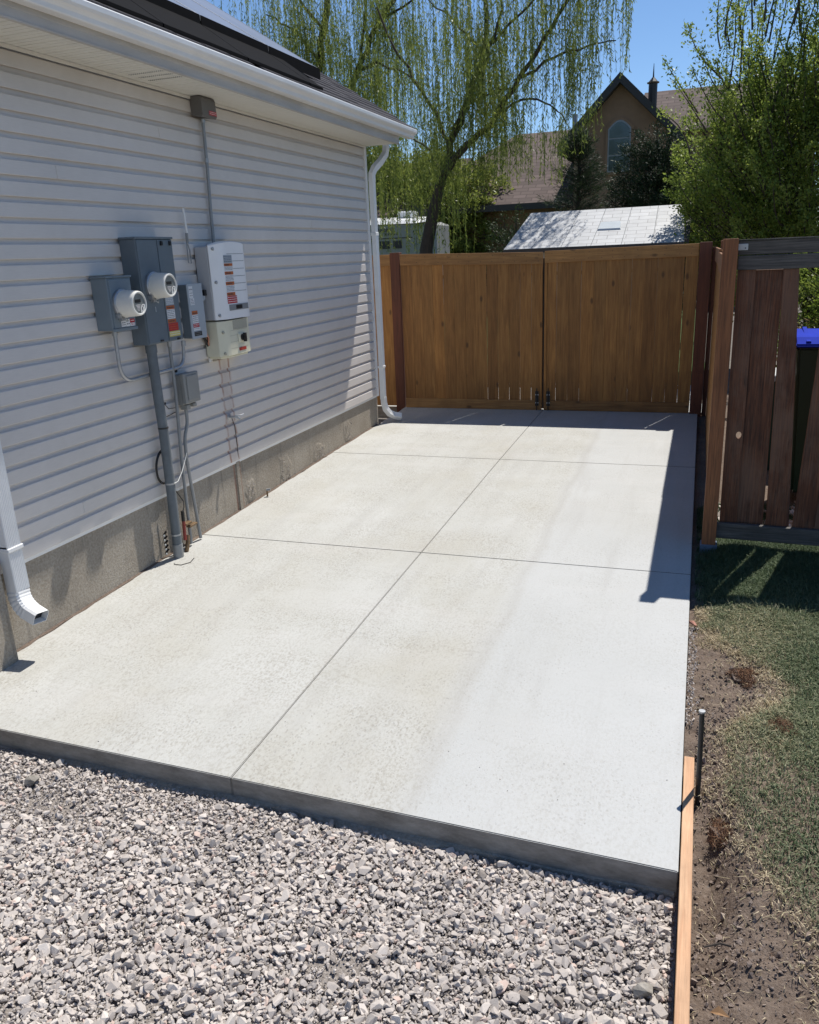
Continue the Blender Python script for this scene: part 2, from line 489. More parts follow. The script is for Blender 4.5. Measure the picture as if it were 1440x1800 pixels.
# ------------------------------------------------------------------ object helpers
def P(o, parent=None, kind=None):
    COL.objects.link(o)
    if parent is not None:
        o.parent = parent
    if kind:
        o['kind'] = kind
    return o
def tag(o, label, cat, group=None):
    o['label'] = label
    o['category'] = cat
    if group:
        o['group'] = group
    return o
def thing(name, label, cat, loc=(0, 0, 0), group=None):
    o = bpy.data.objects.new(name, None)
    o.empty_display_size = 0.1
    o.location = loc
    COL.objects.link(o)
    return tag(o, label, cat, group)
def local(o, parent):
    """geometry is written in world metres; shift it under an Empty that sits at the thing's base"""
    if parent is not None and parent.type == 'EMPTY':
        pass
class MB:
    def __init__(s):
        s.v = []
        s.f = []
    def add(s, vs, fs):
        k = len(s.v)
        s.v += [tuple(map(float, q)) for q in vs]
        s.f += [tuple(i + k for i in f) for f in fs]
        return s
    def box(s, x0, x1, y0, y1, z0, z1):
        v = [(x, y, z) for x in (x0, x1) for y in (y0, y1) for z in (z0, z1)]
        return s.add(v, [(0, 1, 3, 2), (4, 6, 7, 5), (0, 4, 5, 1), (2, 3, 7, 6), (0, 2, 6, 4), (1, 5, 7, 3)])
    def hexa(s, b, t):
        """b, t: 4 corners each, same order"""
        return s.add(list(b) + list(t), [(3, 2, 1, 0), (4, 5, 6, 7)] + [(i, (i + 1) % 4, 4 + (i + 1) % 4, 4 + i) for i in range(4)])
    def prism(s, pts, axis, a, b):
        """pts 2D polygon extruded along axis 0/1/2 from a to b"""
        def mk(p, q):
            if axis == 0: return (q, p[0], p[1])
            if axis == 1: return (p[0], q, p[1])
            return (p[0], p[1], q)
        n = len(pts)
        return s.add([mk(p, a) for p in pts] + [mk(p, b) for p in pts],
                     [tuple(range(n - 1, -1, -1)), tuple(range(n, 2 * n))] + [(i, (i + 1) % n, n + (i + 1) % n, n + i) for i in range(n)])
    def tube(s, path, r, n=10, caps=True):
        path = [Vector(p) for p in path]
        rs = r if isinstance(r, (list, tuple)) else [r] * len(path)
        rings = []
        up = None
        for i, p in enumerate(path):
            d = (path[min(i + 1, len(path) - 1)] - path[max(i - 1, 0)]).normalized()
            if up is None:
                up = Vector((0, 0, 1)) if abs(d.z) < 0.9 else Vector((1, 0, 0))
            a = d.cross(up).normalized()
            up = a.cross(d).normalized()
            rings.append([p + (a * math.cos(t) + up * math.sin(t)) * rs[i] for t in [2 * math.pi * k / n for k in range(n)]])
        return s.rings(rings, caps)
    def rings(s, rings, caps=True):
        n = len(rings[0])
        v = [q for rg in rings for q in rg]
        f = [(i * n + k, i * n + (k + 1) % n, (i + 1) * n + (k + 1) % n, (i + 1) * n + k) for i in range(len(rings) - 1) for k in range(n)]
        if caps:
            f += [tuple(range(n - 1, -1, -1)), tuple(range((len(rings) - 1) * n, len(rings) * n))]
        return s.add(v, f)
    def sweep(s, path, prof, up0, caps=True):
        """prof: (u,v) list; v along 'up0'-like axis"""
        path = [Vector(p) for p in path]
        up = Vector(up0)
        rings = []
        for i, p in enumerate(path):
            d = (path[min(i + 1, len(path) - 1)] - path[max(i - 1, 0)]).normalized()
            a = d.cross(up).normalized()
            up = a.cross(d).normalized()
            rings.append([p + a * u + up * w for (u, w) in prof])
        return s.rings(rings, caps)
    def lathe_x(s, c, prof, n=28):
        """profile (x,r) turned round the x axis through c"""
        rings = [[(c[0] + x, c[1] + r * math.cos(t), c[2] + r * math.sin(t)) for t in [2 * math.pi * k / n for k in range(n)]] for x, r in prof]
        return s.rings(rings, True)
    def build(s, name, m, parent=None, bevel=0.0, smooth=False, kind=None, seg=1):
        me = bpy.data.meshes.new(name)
        bm = bmesh.new()
        vs = [bm.verts.new(q) for q in s.v]
        for f in s.f:
            try:
                bm.faces.new([vs[i] for i in f])
            except ValueError:
                pass
        bmesh.ops.recalc_face_normals(bm, faces=bm.faces)
        if bevel > 0:
            es = [e for e in bm.edges if len(e.link_faces) == 2 and e.calc_face_angle(0) > 0.6]
            bmesh.ops.bevel(bm, geom=es, offset=bevel, segments=seg, affect='EDGES', clamp_overlap=True)
        if smooth:
            for f in bm.faces:
                f.smooth = True
        bm.to_mesh(me)
        bm.free()
        if smooth:
            try:
                me.set_sharp_from_angle(angle=math.radians(38))
            except Exception:
                pass
        me.materials.append(m)
        o = bpy.data.objects.new(name, me)
        P(o, parent, kind)
        if parent is not None:
            root = parent
            off = Vector((0, 0, 0))
            while root is not None:
                off += Vector(root.location)
                root = root.parent
            if off.length > 0:
                me.transform(Matrix.Translation(-off))
        return o
def fast(name, V, F, m, tint=None, parent=None, kind=None, smooth=False):
    """numpy mesh; F is (n,3) or (n,4)"""
    me = bpy.data.meshes.new(name)
    k = F.shape[1]
    me.vertices.add(len(V))
    me.vertices.foreach_set('co', V.astype(np.float32).ravel())
    me.loops.add(F.size)
    me.loops.foreach_set('vertex_index', F.astype(np.int32).ravel())
    me.polygons.add(len(F))
    me.polygons.foreach_set('loop_start', (np.arange(len(F)) * k).astype(np.int32))
    me.polygons.foreach_set('loop_total', np.full(len(F), k, dtype=np.int32))
    me.update(calc_edges=True)
    if tint is not None:
        a = me.attributes.new('tint', 'FLOAT', 'POINT')
        a.data.foreach_set('value', tint.astype(np.float32))
    me.polygons.foreach_set('use_smooth', np.full(len(F), bool(smooth)))
    me.materials.append(m)
    o = bpy.data.objects.new(name, me)
    return P(o, parent, kind)
def text(body, name, size, m, parent, origin, xdir, zdir, extrude=0.0004, align='LEFT', shear=0.0):
    cu = bpy.data.curves.new(name, 'FONT')
    cu.body = body
    cu.size = size
    cu.extrude = extrude
    cu.align_x = align
    cu.shear = shear
    tmp = bpy.data.objects.new(name, cu)
    COL.objects.link(tmp)
    dg = bpy.context.evaluated_depsgraph_get()
    me = bpy.data.meshes.new_from_object(tmp.evaluated_get(dg))
    bpy.data.objects.remove(tmp)
    X = Vector(xdir).normalized()
    Z = Vector(zdir).normalized()
    N = X.cross(Z)
    mt = Matrix(((X.x, Z.x, N.x, origin[0]), (X.y, Z.y, N.y, origin[1]), (X.z, Z.z, N.z, origin[2]), (0, 0, 0, 1)))
    me.transform(mt)
    me.materials.clear()
    me.materials.append(m)
    o = bpy.data.objects.new(name, me)
    return P(o, parent)
def clamp(x, a, b):
    return max(a, min(b, x))

def zs(y):                      # top of the slab: falls 2.8 % towards the street, 2 % in the last bay
    return 0.028 * (y - 9.3) - 0.008 * np.maximum(np.asarray(y, dtype=float) - 7.93, 0.0)

# ------------------------------------------------------------------ ground
def zg(x, y):
    base = np.where(y > 10, 0.0, 0.028 * (np.clip(y, -6, 10) - 10)) - 0.13
    return base
xs = np.unique(np.concatenate([np.linspace(-400, -10, 14), np.linspace(-10, 12, 45), np.linspace(12, 400, 14)]))
ys = np.unique(np.concatenate([np.linspace(-400, -8, 12), np.linspace(-8, 14, 45), np.linspace(14, 900, 22)]))
X, Y = np.meshgrid(xs, ys, indexing='ij')
Z = zg(X, Y) - 0.02
V = np.stack([X, Y, Z], -1).reshape(-1, 3)
ny = len(ys)
ii, jj = np.meshgrid(np.arange(len(xs) - 1), np.arange(ny - 1), indexing='ij')
a = (ii * ny + jj).ravel()
F = np.stack([a, a + ny, a + ny + 1, a + 1], -1)
g = fast('ground', V, F, M['ground'], kind='structure', smooth=True)

def fbm(x, y, s, seed=0):
    r = np.random.default_rng(seed)
    out = 0
    amp = 1.0
    for o in range(5):
        for _ in range(3):
            th = r.uniform(0, 6.28)
            ph = r.uniform(0, 6.28)
            k = s * (2 ** o) * r.uniform(0.7, 1.3)
            out = out + amp / 3 * np.sin((x * np.cos(th) + y * np.sin(th)) * k + ph + 1.5 * np.sin(0.6 * k * (x * np.sin(th) - y * np.cos(th)) + ph))
        amp *= 0.55
    return out

# gravel bed (below the slab)
def z_gravel(x, y):
    return -0.305 + 0.028 * (np.clip(y, -3, 2.6) - 2.6) * 0.6 + 0.010 * fbm(x, y, 2.5, 3) + 0.02 * np.clip((1.4 - x), 0, 1) * np.clip((y - 1.9) * 1.5, 0, 1)
gx = np.linspace(-0.5, 3.813, 110)
gy = np.linspace(-2.0, 2.70, 120)
X, Y = np.meshgrid(gx, gy, indexing='ij')
Z = z_gravel(X, Y)
ii, jj = np.meshgrid(np.arange(len(gx) - 1), np.arange(len(gy) - 1), indexing='ij')
a = (ii * len(gy) + jj).ravel()
F = np.stack([a, a + len(gy), a + len(gy) + 1, a + 1], -1)
fast('gravel_bed', np.stack([X, Y, Z], -1).reshape(-1, 3), F, M['grit'], kind='structure', smooth=True)

# lawn ground to the right
def soil_mask(x, y):
    """1 where bare soil shows, 0 where lawn"""
    w = 3.94 + 0.32 * np.exp(-((y - 2.25) / 0.5) ** 2) + 0.26 * np.exp(-((y - 4.0) / 0.34) ** 2) - 0.06 * np.exp(-((y - 3.15) / 0.3) ** 2)
    w = w - 0.10 * np.clip((y - 4.4) / 0.8, 0, 1)
    w = w + 0.05 * fbm(x, y, 5, 11) + 0.05 * fbm(x, y, 22, 13)
    return np.clip((w - x) / 0.22 + 0.5, 0, 1)
def z_lawn(x, y):
    b = 0.028 * (np.clip(y, -3, 12) - 9.3)
    e = np.clip((x - 3.86) / 0.22, 0, 1)
    near = np.clip((3.6 - y) / 0.9, 0, 1)
    h = b - 0.055 + 0.035 * e - 0.085 * (1 - e) * near
    h = h + 0.010 * fbm(x, y, 3.0, 5)
    h = h + soil_mask(x, y) * 0.016 * fbm(x, y, 17, 9)
    h = h - 0.03 * soil_mask(x, y) * e
    # rut beside the form
    h = h - 0.055 * np.exp(-((x - 3.93) / 0.05) ** 2) * np.exp(-((y - 2.75) / 0.25) ** 2)
    return h
lx = np.concatenate([np.linspace(3.812, 5.2, 150), np.linspace(5.25, 14, 30)])
ly = np.concatenate([np.linspace(-2.5, 1.4, 30), np.linspace(1.45, 6.2, 420), np.linspace(6.25, 14, 50)])
X, Y = np.meshgrid(lx, ly, indexing='ij')
Z = z_lawn(X, Y)
ii, jj = np.meshgrid(np.arange(len(lx) - 1), np.arange(len(ly) - 1), indexing='ij')
a = (ii * len(ly) + jj).ravel()
F = np.stack([a, a + len(ly), a + len(ly) + 1, a + 1], -1)
fast('lawn_soil', np.stack([X, Y, Z], -1).reshape(-1, 3), F, M['soil'], kind='structure', smooth=True)
# back yard surface behind the gate
MB().box(-6, 3.86, 10.475, 12.6, -0.2, 0.004).build('rear_slab', M['concrete'], None, kind='structure')
MB().box(-14, 3.90, 12.61, 60, -0.2, -0.055).build('backyard', M['lawnfar'], None, kind='structure')

# ------------------------------------------------------------------ concrete driveway: six panels between tooled joints
def yf(x):                      # front edge of the slab
    return 2.655 - 0.0205 * x
drive = bpy.data.objects.new('driveway', None)
COL.objects.link(drive)
drive['kind'] = 'structure'
xj = [(-0.001, 1.905 - 0.0018), (1.905 + 0.0018, 3.808)]
yj = [None, 5.335, 7.93, 10.46]
g2 = 0.0018
for (xa, xb) in xj:
    for k in range(3):
        def corner(x, which):
            if which == 0:
                return yf(x) if k == 0 else yj[k] + g2
            return yj[k + 1] - g2 if k < 2 else yj[3]
        n = 8
        top = []
        for (x, w) in ((xa, 0), (xb, 0), (xb, 1), (xa, 1)):
            top.append((x, corner(x, w), zs(corner(x, w))))
        if xa < 0:
            # wavy hand-trowelled edge along the wall
            pts = []
            y1, y0 = corner(xa, 1), corner(xa, 0)
            m_ = 14
            for q in range(1, m_):
                y = y1 + (y0 - y1) * q / m_
                pts.append((xa + 0.012 + 0.008 * math.sin(y * 9) + 0.006 * math.sin(y * 23), y, zs(y)))
            poly = top + pts
        else:
            poly = top
        bot = [(p[0], p[1], p[2] - 0.12) for p in poly]
        mb = MB()
        nn = len(poly)
        mb.add(poly + bot, [tuple(range(nn)), tuple(range(2 * nn - 1, nn - 1, -1))] + [(i, nn + i, nn + (i + 1) % nn, (i + 1) % nn) for i in range(nn)])
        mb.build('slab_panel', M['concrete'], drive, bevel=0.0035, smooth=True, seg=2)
mb = MB()
mb.box(1.9015, 1.9085, 2.63, 11.0, -0.3, -0.3)
mb = MB()
def strip(xa, xb, ya, yb, d=0.03):
    m = MB()
    m.hexa([(xa, ya, zs(ya) - 0.12), (xb, ya, zs(ya) - 0.12), (xb, yb, zs(yb) - 0.12), (xa, yb, zs(yb) - 0.12)],
           [(xa, ya, zs(ya) - d), (xb, ya, zs(ya) - d), (xb, yb, zs(yb) - d), (xa, yb, zs(yb) - d)])
    return m
strip(1.9035, 1.9065, yf(1.9) + 0.002, 7.93).build('control_joint', M['joint'], drive)
strip(1.9035, 1.9065, 7.93, 10.45).build('control_joint', M['joint'], drive)
for yy in (5.335, 7.93):
    strip(0.02, 1.903, yy - 0.0015, yy + 0.0015).build('control_joint', M['joint'], drive)
    strip(1.907, 3.80, yy - 0.0015, yy + 0.0015).build('control_joint', M['joint'], drive)
# rough lip of slurry squeezed out under the front form
mb = MB()
N = 60
ring = []
for i in range(N + 1):
    x = 3.80 * i / N
    y = yf(x)
    w = 0.035 + 0.014 * math.sin(x * 5) + 0.010 * math.sin(x * 13 + 1) + random.uniform(-0.005, 0.005)
    if x > 2.9: w *= 0.4
    zt = zs(y) - 0.098 + 0.006 * math.sin(x * 7)
    ring.append([(x, y + 0.01, zt + 0.004), (x, y - w * 0.7, zt - 0.004), (x, y - w, zt - 0.02), (x, y - w, zt - 0.07), (x, y + 0.01, zt - 0.07)])
mb.rings(ring)
mb.build('slurry_lip', M['foundation'], drive, smooth=True)

# ------------------------------------------------------------------ gravel stones
def hull_variants(k, npts, seed):
    r = np.random.default_rng(seed)
    out = []
    for _ in range(k):
        bm = bmesh.new()
        for _ in range(npts):
            p = r.uniform(-1, 1, 3)
            p = p / np.max(np.abs(p))
            p = 0.42 * p + 0.58 * p / np.linalg.norm(p)
            bm.verts.new(tuple(p * (1.0, r.uniform(0.62, 0.8), r.uniform(0.45, 0.6))))
        res = bmesh.ops.convex_hull(bm, input=bm.verts)
        bmesh.ops.delete(bm, geom=[v for v in bm.verts if not v.link_faces], context='VERTS')
        bmesh.ops.triangulate(bm, faces=bm.faces)
        bmesh.ops.recalc_face_normals(bm, faces=bm.faces)
        bm.verts.index_update()
        V = np.array([v.co[:] for v in bm.verts])
        F = np.array([[v.index for v in f.verts] for f in bm.faces])
        bm.free()
        out.append((V, F))
    return out
def rotmats(n, r, tilt=None):
    q = r.normal(size=(n, 4))
    if tilt is not None:
        ax = r.normal(size=(n, 3)) * tilt
        yaw = r.uniform(0, 6.283, n)
        cz, sz_ = np.cos(yaw), np.sin(yaw)
        Rz = np.zeros((n, 3, 3))
        Rz[:, 0, 0] = cz; Rz[:, 0, 1] = -sz_; Rz[:, 1, 0] = sz_; Rz[:, 1, 1] = cz; Rz[:, 2, 2] = 1
        th = np.linalg.norm(ax, axis=1)
        u = ax / np.maximum(th, 1e-9)[:, None]
        K = np.zeros((n, 3, 3))
        K[:, 0, 1] = -u[:, 2]; K[:, 0, 2] = u[:, 1]; K[:, 1, 0] = u[:, 2]; K[:, 1, 2] = -u[:, 0]; K[:, 2, 0] = -u[:, 1]; K[:, 2, 1] = u[:, 0]
        I = np.eye(3)[None]
        Rt = I + np.sin(th)[:, None, None] * K + (1 - np.cos(th))[:, None, None] * (K @ K)
        return Rt @ Rz
    q /= np.linalg.norm(q, axis=1)[:, None]
    w, x, y, z = q.T
    return np.stack([np.stack([1 - 2 * (y * y + z * z), 2 * (x * y - z * w), 2 * (x * z + y * w)], -1),
                     np.stack([2 * (x * y + z * w), 1 - 2 * (x * x + z * z), 2 * (y * z - x * w)], -1),
                     np.stack([2 * (x * z - y * w), 2 * (y * z + x * w), 1 - 2 * (x * x + y * y)], -1)], 1)
def scatter(name, pos, size, variants, m, tint, r, tilt=0.5, kind='stuff', parent=None):
    Rm = rotmats(len(pos), r, tilt)
    pick = r.integers(0, len(variants), len(pos))
    VV, FF, TT = [], [], []
    off = 0
    for k, (v, f) in enumerate(variants):
        idx = np.where(pick == k)[0]
        if len(idx) == 0:
            continue
        W = np.einsum('nij,vj->nvi', Rm[idx], v) * size[idx][:, None, None] + pos[idx][:, None, :]
        VV.append(W.reshape(-1, 3))
        FF.append((f[None] + (np.arange(len(idx)) * len(v))[:, None, None] + off).reshape(-1, 3))
        TT.append(np.repeat(tint[idx], len(v)))
        off += len(idx) * len(v)
    return fast(name, np.concatenate(VV), np.concatenate(FF), m, np.concatenate(TT), kind=kind, parent=parent)
hv = hull_variants(24, 13, 3)
r = np.random.default_rng(21)
n = 70000
px = r.uniform(-0.15, 3.80, n)
py = r.uniform(0.6, 2.60, n)
front = 2.655 - 0.0205 * px
keep = py < front - 0.02 - 0.02 * r.random(n)
# dusty thin places
dust = np.exp(-((px - 2.72) / 0.14) ** 2 - ((py - 1.92) / 0.08) ** 2) + 0.9 * np.exp(-((px - 1.15) / 0.25) ** 2 - ((py - 2.33) / 0.09) ** 2) + 0.7 * np.exp(-((px - 2.2) / 0.10) ** 2 - ((py - 1.62) / 0.07) ** 2)
keep &= r.random(n) > dust * 0.93
px, py = px[keep], py[keep]
n = len(px)
size = np.clip(r.lognormal(math.log(0.0092), 0.42, n), 0.0045, 0.028)
size *= 1 - 0.25 * np.clip((py - 2.1) / 0.5, 0, 1) * (px < 2.2)
pz = z_gravel(px, py) + size * 0.35 + r.uniform(0, 0.013, n)
t = np.clip(r.normal(0.5, 0.17, n) + 0.08 * fbm(px, py, 2.0, 8), 0, 1)
t = np.where(r.random(n) < 0.035, 0.97, np.clip(t, 0, 0.86))
scatter('gravel', np.stack([px, py, pz], -1), size, hv, M['stone'], t, r, 0.55)
n = 26000
px = r.uniform(-0.1, 3.80, n)
py = r.uniform(1.2, 2.62, n)
k = py < 2.655 - 0.0205 * px - 0.005
px, py = px[k], py[k]
n = len(px)
size = r.uniform(0.0025, 0.006, n)
hv2 = hull_variants(6, 8, 5)
scatter('gravel_chips', np.stack([px, py, z_gravel(px, py) + 0.004 + r.uniform(0, 0.012, n)], -1), size, hv2, M['stone'], np.clip(r.normal(0.45, 0.2, n), 0, 0.9), r, 1.0)
# individual large stones
big = [(2.12, 1.98, 0.034, 'large pale grey boulder-like stone lying on the gravel left of centre'),
       (0.93, 2.44, 0.038, 'dusty dark lump of broken concrete by the slab at the far left of the gravel'),
       (1.62, 2.33, 0.028, 'upright pale stone standing on the gravel close to the slab front'),
       (3.72, 2.12, 0.036, 'rough brownish conglomerate stone against the form board')]
for (x, y, s_, lb) in big:
    v, f = hv[len(lb) % 20]
    V = v * s_ * np.array([1.0, 1.1, 1.3])
    V = V + np.array([x, y, float(z_gravel(np.array(x), np.array(y))) + s_ * 0.6])
    o = fast('stone', V, f, M['stone'] if 'pale' in lb else M['crumble'], np.full(len(V), 0.55))
    tag(o, lb, 'stone')

# ------------------------------------------------------------------ grass, soil clods
r = np.random.default_rng(5)
n = 480000
gxp = 3.84 + r.random(n) ** 1.0 * 1.75
gyp = r.uniform(1.6, 6.9, n)
sm = soil_mask(gxp, gyp)
dens = np.clip(1.0 - sm * 1.25, 0.03, 1.0) * np.clip(0.62 + 0.6 * fbm(gxp, gyp, 2.8, 31) + 0.3 * (gxp - 4.0) + 0.35 * np.clip((gyp - 3.9), 0, 1), 0.25, 1)
k = r.random(n) < dens
gxp, gyp, sm = gxp[k], gyp[k], sm[k]
n = len(gxp)
gz = z_lawn(gxp, gyp)
L = r.uniform(0.016, 0.042, n) * (1 + 1.1 * (r.random(n) < 0.03) + 0.5 * np.clip(fbm(gxp, gyp, 6, 55), 0, 1) + 0.35 * np.clip(gyp - 4.6, 0, 1))
ang = r.uniform(0, 6.283, n)
lean = r.uniform(0.3, 1.3, n)
w = r.uniform(0.0012, 0.0025, n)
d = np.stack([np.cos(ang), np.sin(ang)], -1)
sd2 = np.stack([-d[:, 1], d[:, 0]], -1) * w[:, None]
base = np.stack([gxp, gyp, gz - 0.003], -1)
mid = base + np.concatenate([d * (L * 0.35 * np.sin(lean))[:, None], (L * 0.55)[:, None]], 1)
tip = base + np.concatenate([d * (L * np.sin(lean) * 1.0)[:, None], (L * np.cos(lean * 0.85) * 0.95)[:, None]], 1)
z0 = np.zeros((n, 1))
s3 = np.concatenate([sd2, z0], 1)
V = np.stack([base - s3, base + s3, mid - s3 * 0.8, mid + s3 * 0.8, tip], 1).reshape(-1, 3)
o5 = (np.arange(n) * 5)[:, None]
F = np.concatenate([np.array([[0, 1, 3]]) + o5, np.array([[0, 3, 2]]) + o5, np.array([[2, 3, 4]]) + o5])
straw = np.clip(0.50 + 0.30 * fbm(gxp, gyp, 1.6, 41) + 0.75 * np.clip(sm * 2.2, 0, 1) * (gyp < 4.9) + 0.25 * np.exp(-((gxp - 4.1) / 0.25) ** 2) * (gyp < 5.0) - 0.35 * np.clip(gyp - 4.5, 0, 1) - 0.22 * np.clip((gxp - 4.2) / 0.4, 0, 1), 0, 1)
tt = np.clip(straw + r.normal(0, 0.16, n), 0, 1)
fast('grass', V, F, M['grass'], np.repeat(tt, 5), kind='stuff')
# clods and small stones in the disturbed soil
n = 26000
cx_ = 3.865 + r.random(n) * 0.8
cy_ = r.uniform(1.7, 4.9, n)
k = soil_mask(cx_, cy_) > 0.25
k &= (fbm(cx_, cy_, 4, 77) + r.normal(0, 0.5, n)) > 0.0
cx_, cy_ = cx_[k], cy_[k]
n = len(cx_)
size = np.clip(r.lognormal(math.log(0.0045), 0.6, n), 0.002, 0.022)
scatter('soil_crumbs', np.stack([cx_, cy_, z_lawn(cx_, cy_) + size * 0.3], -1), size, hv2, M['clod'], np.clip(r.normal(0.4, 0.22, n) + (r.random(n) < 0.06) * 0.5, 0, 1), r, 1.0)
# pale gravel strip left between the slab and the lawn
n = 420
cy_ = r.uniform(3.6, 4.65, n)
cx_ = 3.815 + r.random(n) ** 1.5 * (0.03 + 0.03 * np.sin(cy_ * 7) ** 2)
size = r.uniform(0.003, 0.008, n)
scatter('edge_gravel', np.stack([cx_, cy_, zs(cy_) - 0.045 + 0.01 * r.random(n)], -1), size, hv2, M['stone'], r.uniform(0.3, 0.85, n), r, 1.0)
n = 60
cy_ = r.uniform(2.60, 3.1, n); cx_ = r.uniform(0.3, 3.75, n)
k = cy_ > 2.68 - 0.0205 * cx_ + 0.25 * r.random(n) ** 3
cx_, cy_ = cx_[k], cy_[k]
scatter('stray_chips', np.stack([cx_, cy_, zs(cy_) + 0.002], -1), r.uniform(0.0015, 0.004, len(cx_)), hv2, M['stone'], r.uniform(0.1, 0.7, len(cx_)), r, 1.0)
# loose straw stalks
n = 900
sx_ = 3.9 + r.random(n) * 1.1
sy_ = r.uniform(1.7, 4.6, n)
ang = r.uniform(0, 6.28, n)
LL = np.clip(r.lognormal(math.log(0.03), 0.5, n), 0.01, 0.08)
p0 = np.stack([sx_, sy_, z_lawn(sx_, sy_) + 0.008], -1)
hh = np.stack([np.cos(ang), np.sin(ang), 0 * ang], -1)
sdv = np.stack([-np.sin(ang), np.cos(ang), 0 * ang], -1)
pm = p0 + hh * (LL * 0.5)[:, None] + sdv * (LL * r.normal(0, 0.18, n))[:, None] + np.array([0, 0, 0.008])
p1 = p0 + hh * LL[:, None] + np.array([0, 0, 0.001])
sdv = sdv * 0.0009
V = np.stack([p0 - sdv, p0 + sdv, pm + sdv, pm - sdv, p1], 1).reshape(-1, 3)
F = np.concatenate([(np.arange(n) * 5)[:, None] + np.array([[0, 1, 2]]), (np.arange(n) * 5)[:, None] + np.array([[0, 2, 3]]), (np.arange(n) * 5)[:, None] + np.array([[3, 2, 4]])])
fast('straw_stalks', V, F, M['grass'], np.repeat(r.uniform(0.7, 1.0, n), 5), kind='stuff')
# brown overturned turf clump and smaller one
def turf(name, c, rad, n, label, seed, flat=0.5):
    rr = np.random.default_rng(seed)
    root = thing(name, label, 'turf clump', c)
    v, f = hv[seed % 14]
    V = v * rad * np.array([1.0, 1.2, 0.8])
    fast('soil_lump', V, f, M['clod'], np.full(len(V), 0.35), parent=root)
    a = rr.uniform(0, 6.28, n)
    e = np.arccos(rr.uniform(0.0, 1, n))
    lump = 1 + 0.25 * np.sin(3 * a + seed) + 0.15 * np.sin(7 * a)
    dr = np.stack([np.cos(a) * np.sin(e) * lump, np.sin(a) * np.sin(e) * 1.2 * lump, np.cos(e) * 0.6], -1)
    p0 = dr * (rad * rr.uniform(0.6, 1.0, n))[:, None]
    tang = np.cross(dr, rr.normal(size=(n, 3)))
    tang /= np.linalg.norm(tang, axis=1)[:, None]
    p1 = p0 + (tang * 0.8 + dr * 0.45) * rr.uniform(0.012, 0.03, n)[:, None]
    sd_ = np.cross(p1 - p0, rr.normal(size=(n, 3)))
    sd_ /= np.linalg.norm(sd_, axis=1)[:, None]
    sd_ *= 0.0011
    V = np.stack([p0 - sd_, p0 + sd_, p1], 1).reshape(-1, 3)
    F = (np.arange(n) * 3)[:, None] + np.array([[0, 1, 2]])
    fast('roots', V, F, M['dead'], np.repeat(rr.random(n), 3), parent=root, kind='stuff')
turf('turf_clump', (4.24, 3.65, -0.185), 0.07, 4200, 'reddish brown overturned turf clump lying on the lawn', 4)
turf('turf_clump', (4.18, 3.43, -0.225), 0.055, 1500, 'flatter orange brown turf scrap in front of the bigger clump', 9)
turf('turf_clump', (4.10, 4.14, -0.20), 0.07, 2600, 'dark turf and soil lump at the edge of the dug strip', 12)
turf('turf_clump', (3.98, 2.93, -0.27), 0.065, 2200, 'tuft of dry roots and straw beside the steel stake', 2)
turf('turf_clump', (4.12, 2.38, -0.275), 0.05, 1300, 'small straw tuft on the bare soil near the bottom right', 7)
o = fast('dry_leaf', np.array([[3.915, 2.03, -.212], [3.932, 2.012, -.196], [3.972, 2.028, -.212], [3.94, 2.045, -.194], [3.94, 2.030, -.206]]), np.array([[0, 1, 4], [1, 2, 4], [2, 3, 4], [3, 0, 4]]), M['twig_leaf'], np.full(5, 0.6))
tag(o, 'curled rust coloured dry leaf on the soil at the bottom edge', 'leaf')
mb = MB(); mb.tube([(3.90, 2.30, -0.235), (3.95, 2.32, -0.225), (3.985, 2.315, -0.222)], 0.004, 5)
tag(mb.build('twig', M['bark']), 'short dark twig lying flat on the grey soil', 'twig')
v, f = hv[3]
o = fast('brick_chip', v * 0.028 + np.array([3.832, 4.67, zs(4.67) - 0.03]), f, M['stonechip'])
tag(o, 'pinkish brick chip at the slab edge where the fence shadow ends', 'stone')

# ------------------------------------------------------------------ formboard and stake
mb = MB()
mb.hexa([(3.815, 0.6, -0.33), (3.858, 0.6, -0.33), (3.858, 3.30, -0.26), (3.815, 3.30, -0.26)],
        [(3.815, 0.6, -0.232), (3.858, 0.6, -0.232), (3.856, 3.30, -0.172), (3.813, 3.30, -0.172)])
fb = mb.build('form_board', M['lumber'], None, bevel=0.002)
tag(fb, 'orange softwood form board along the slab edge and gravel', 'board')
st = thing('form_stake', 'black steel stake standing upright beside the form board', 'stake', (3.874, 3.10, -0.3))
MB().tube([(3.876, 3.10, -0.34), (3.870, 3.10, 0.0), (3.866, 3.10, 0.178)], 0.0105, 12).build('shaft', M['darksteel'], st, smooth=True)
MB().tube([(3.866, 3.10, 0.176), (3.866, 3.10, 0.184)], 0.013, 12).build('head', M['steel'], st, smooth=True)

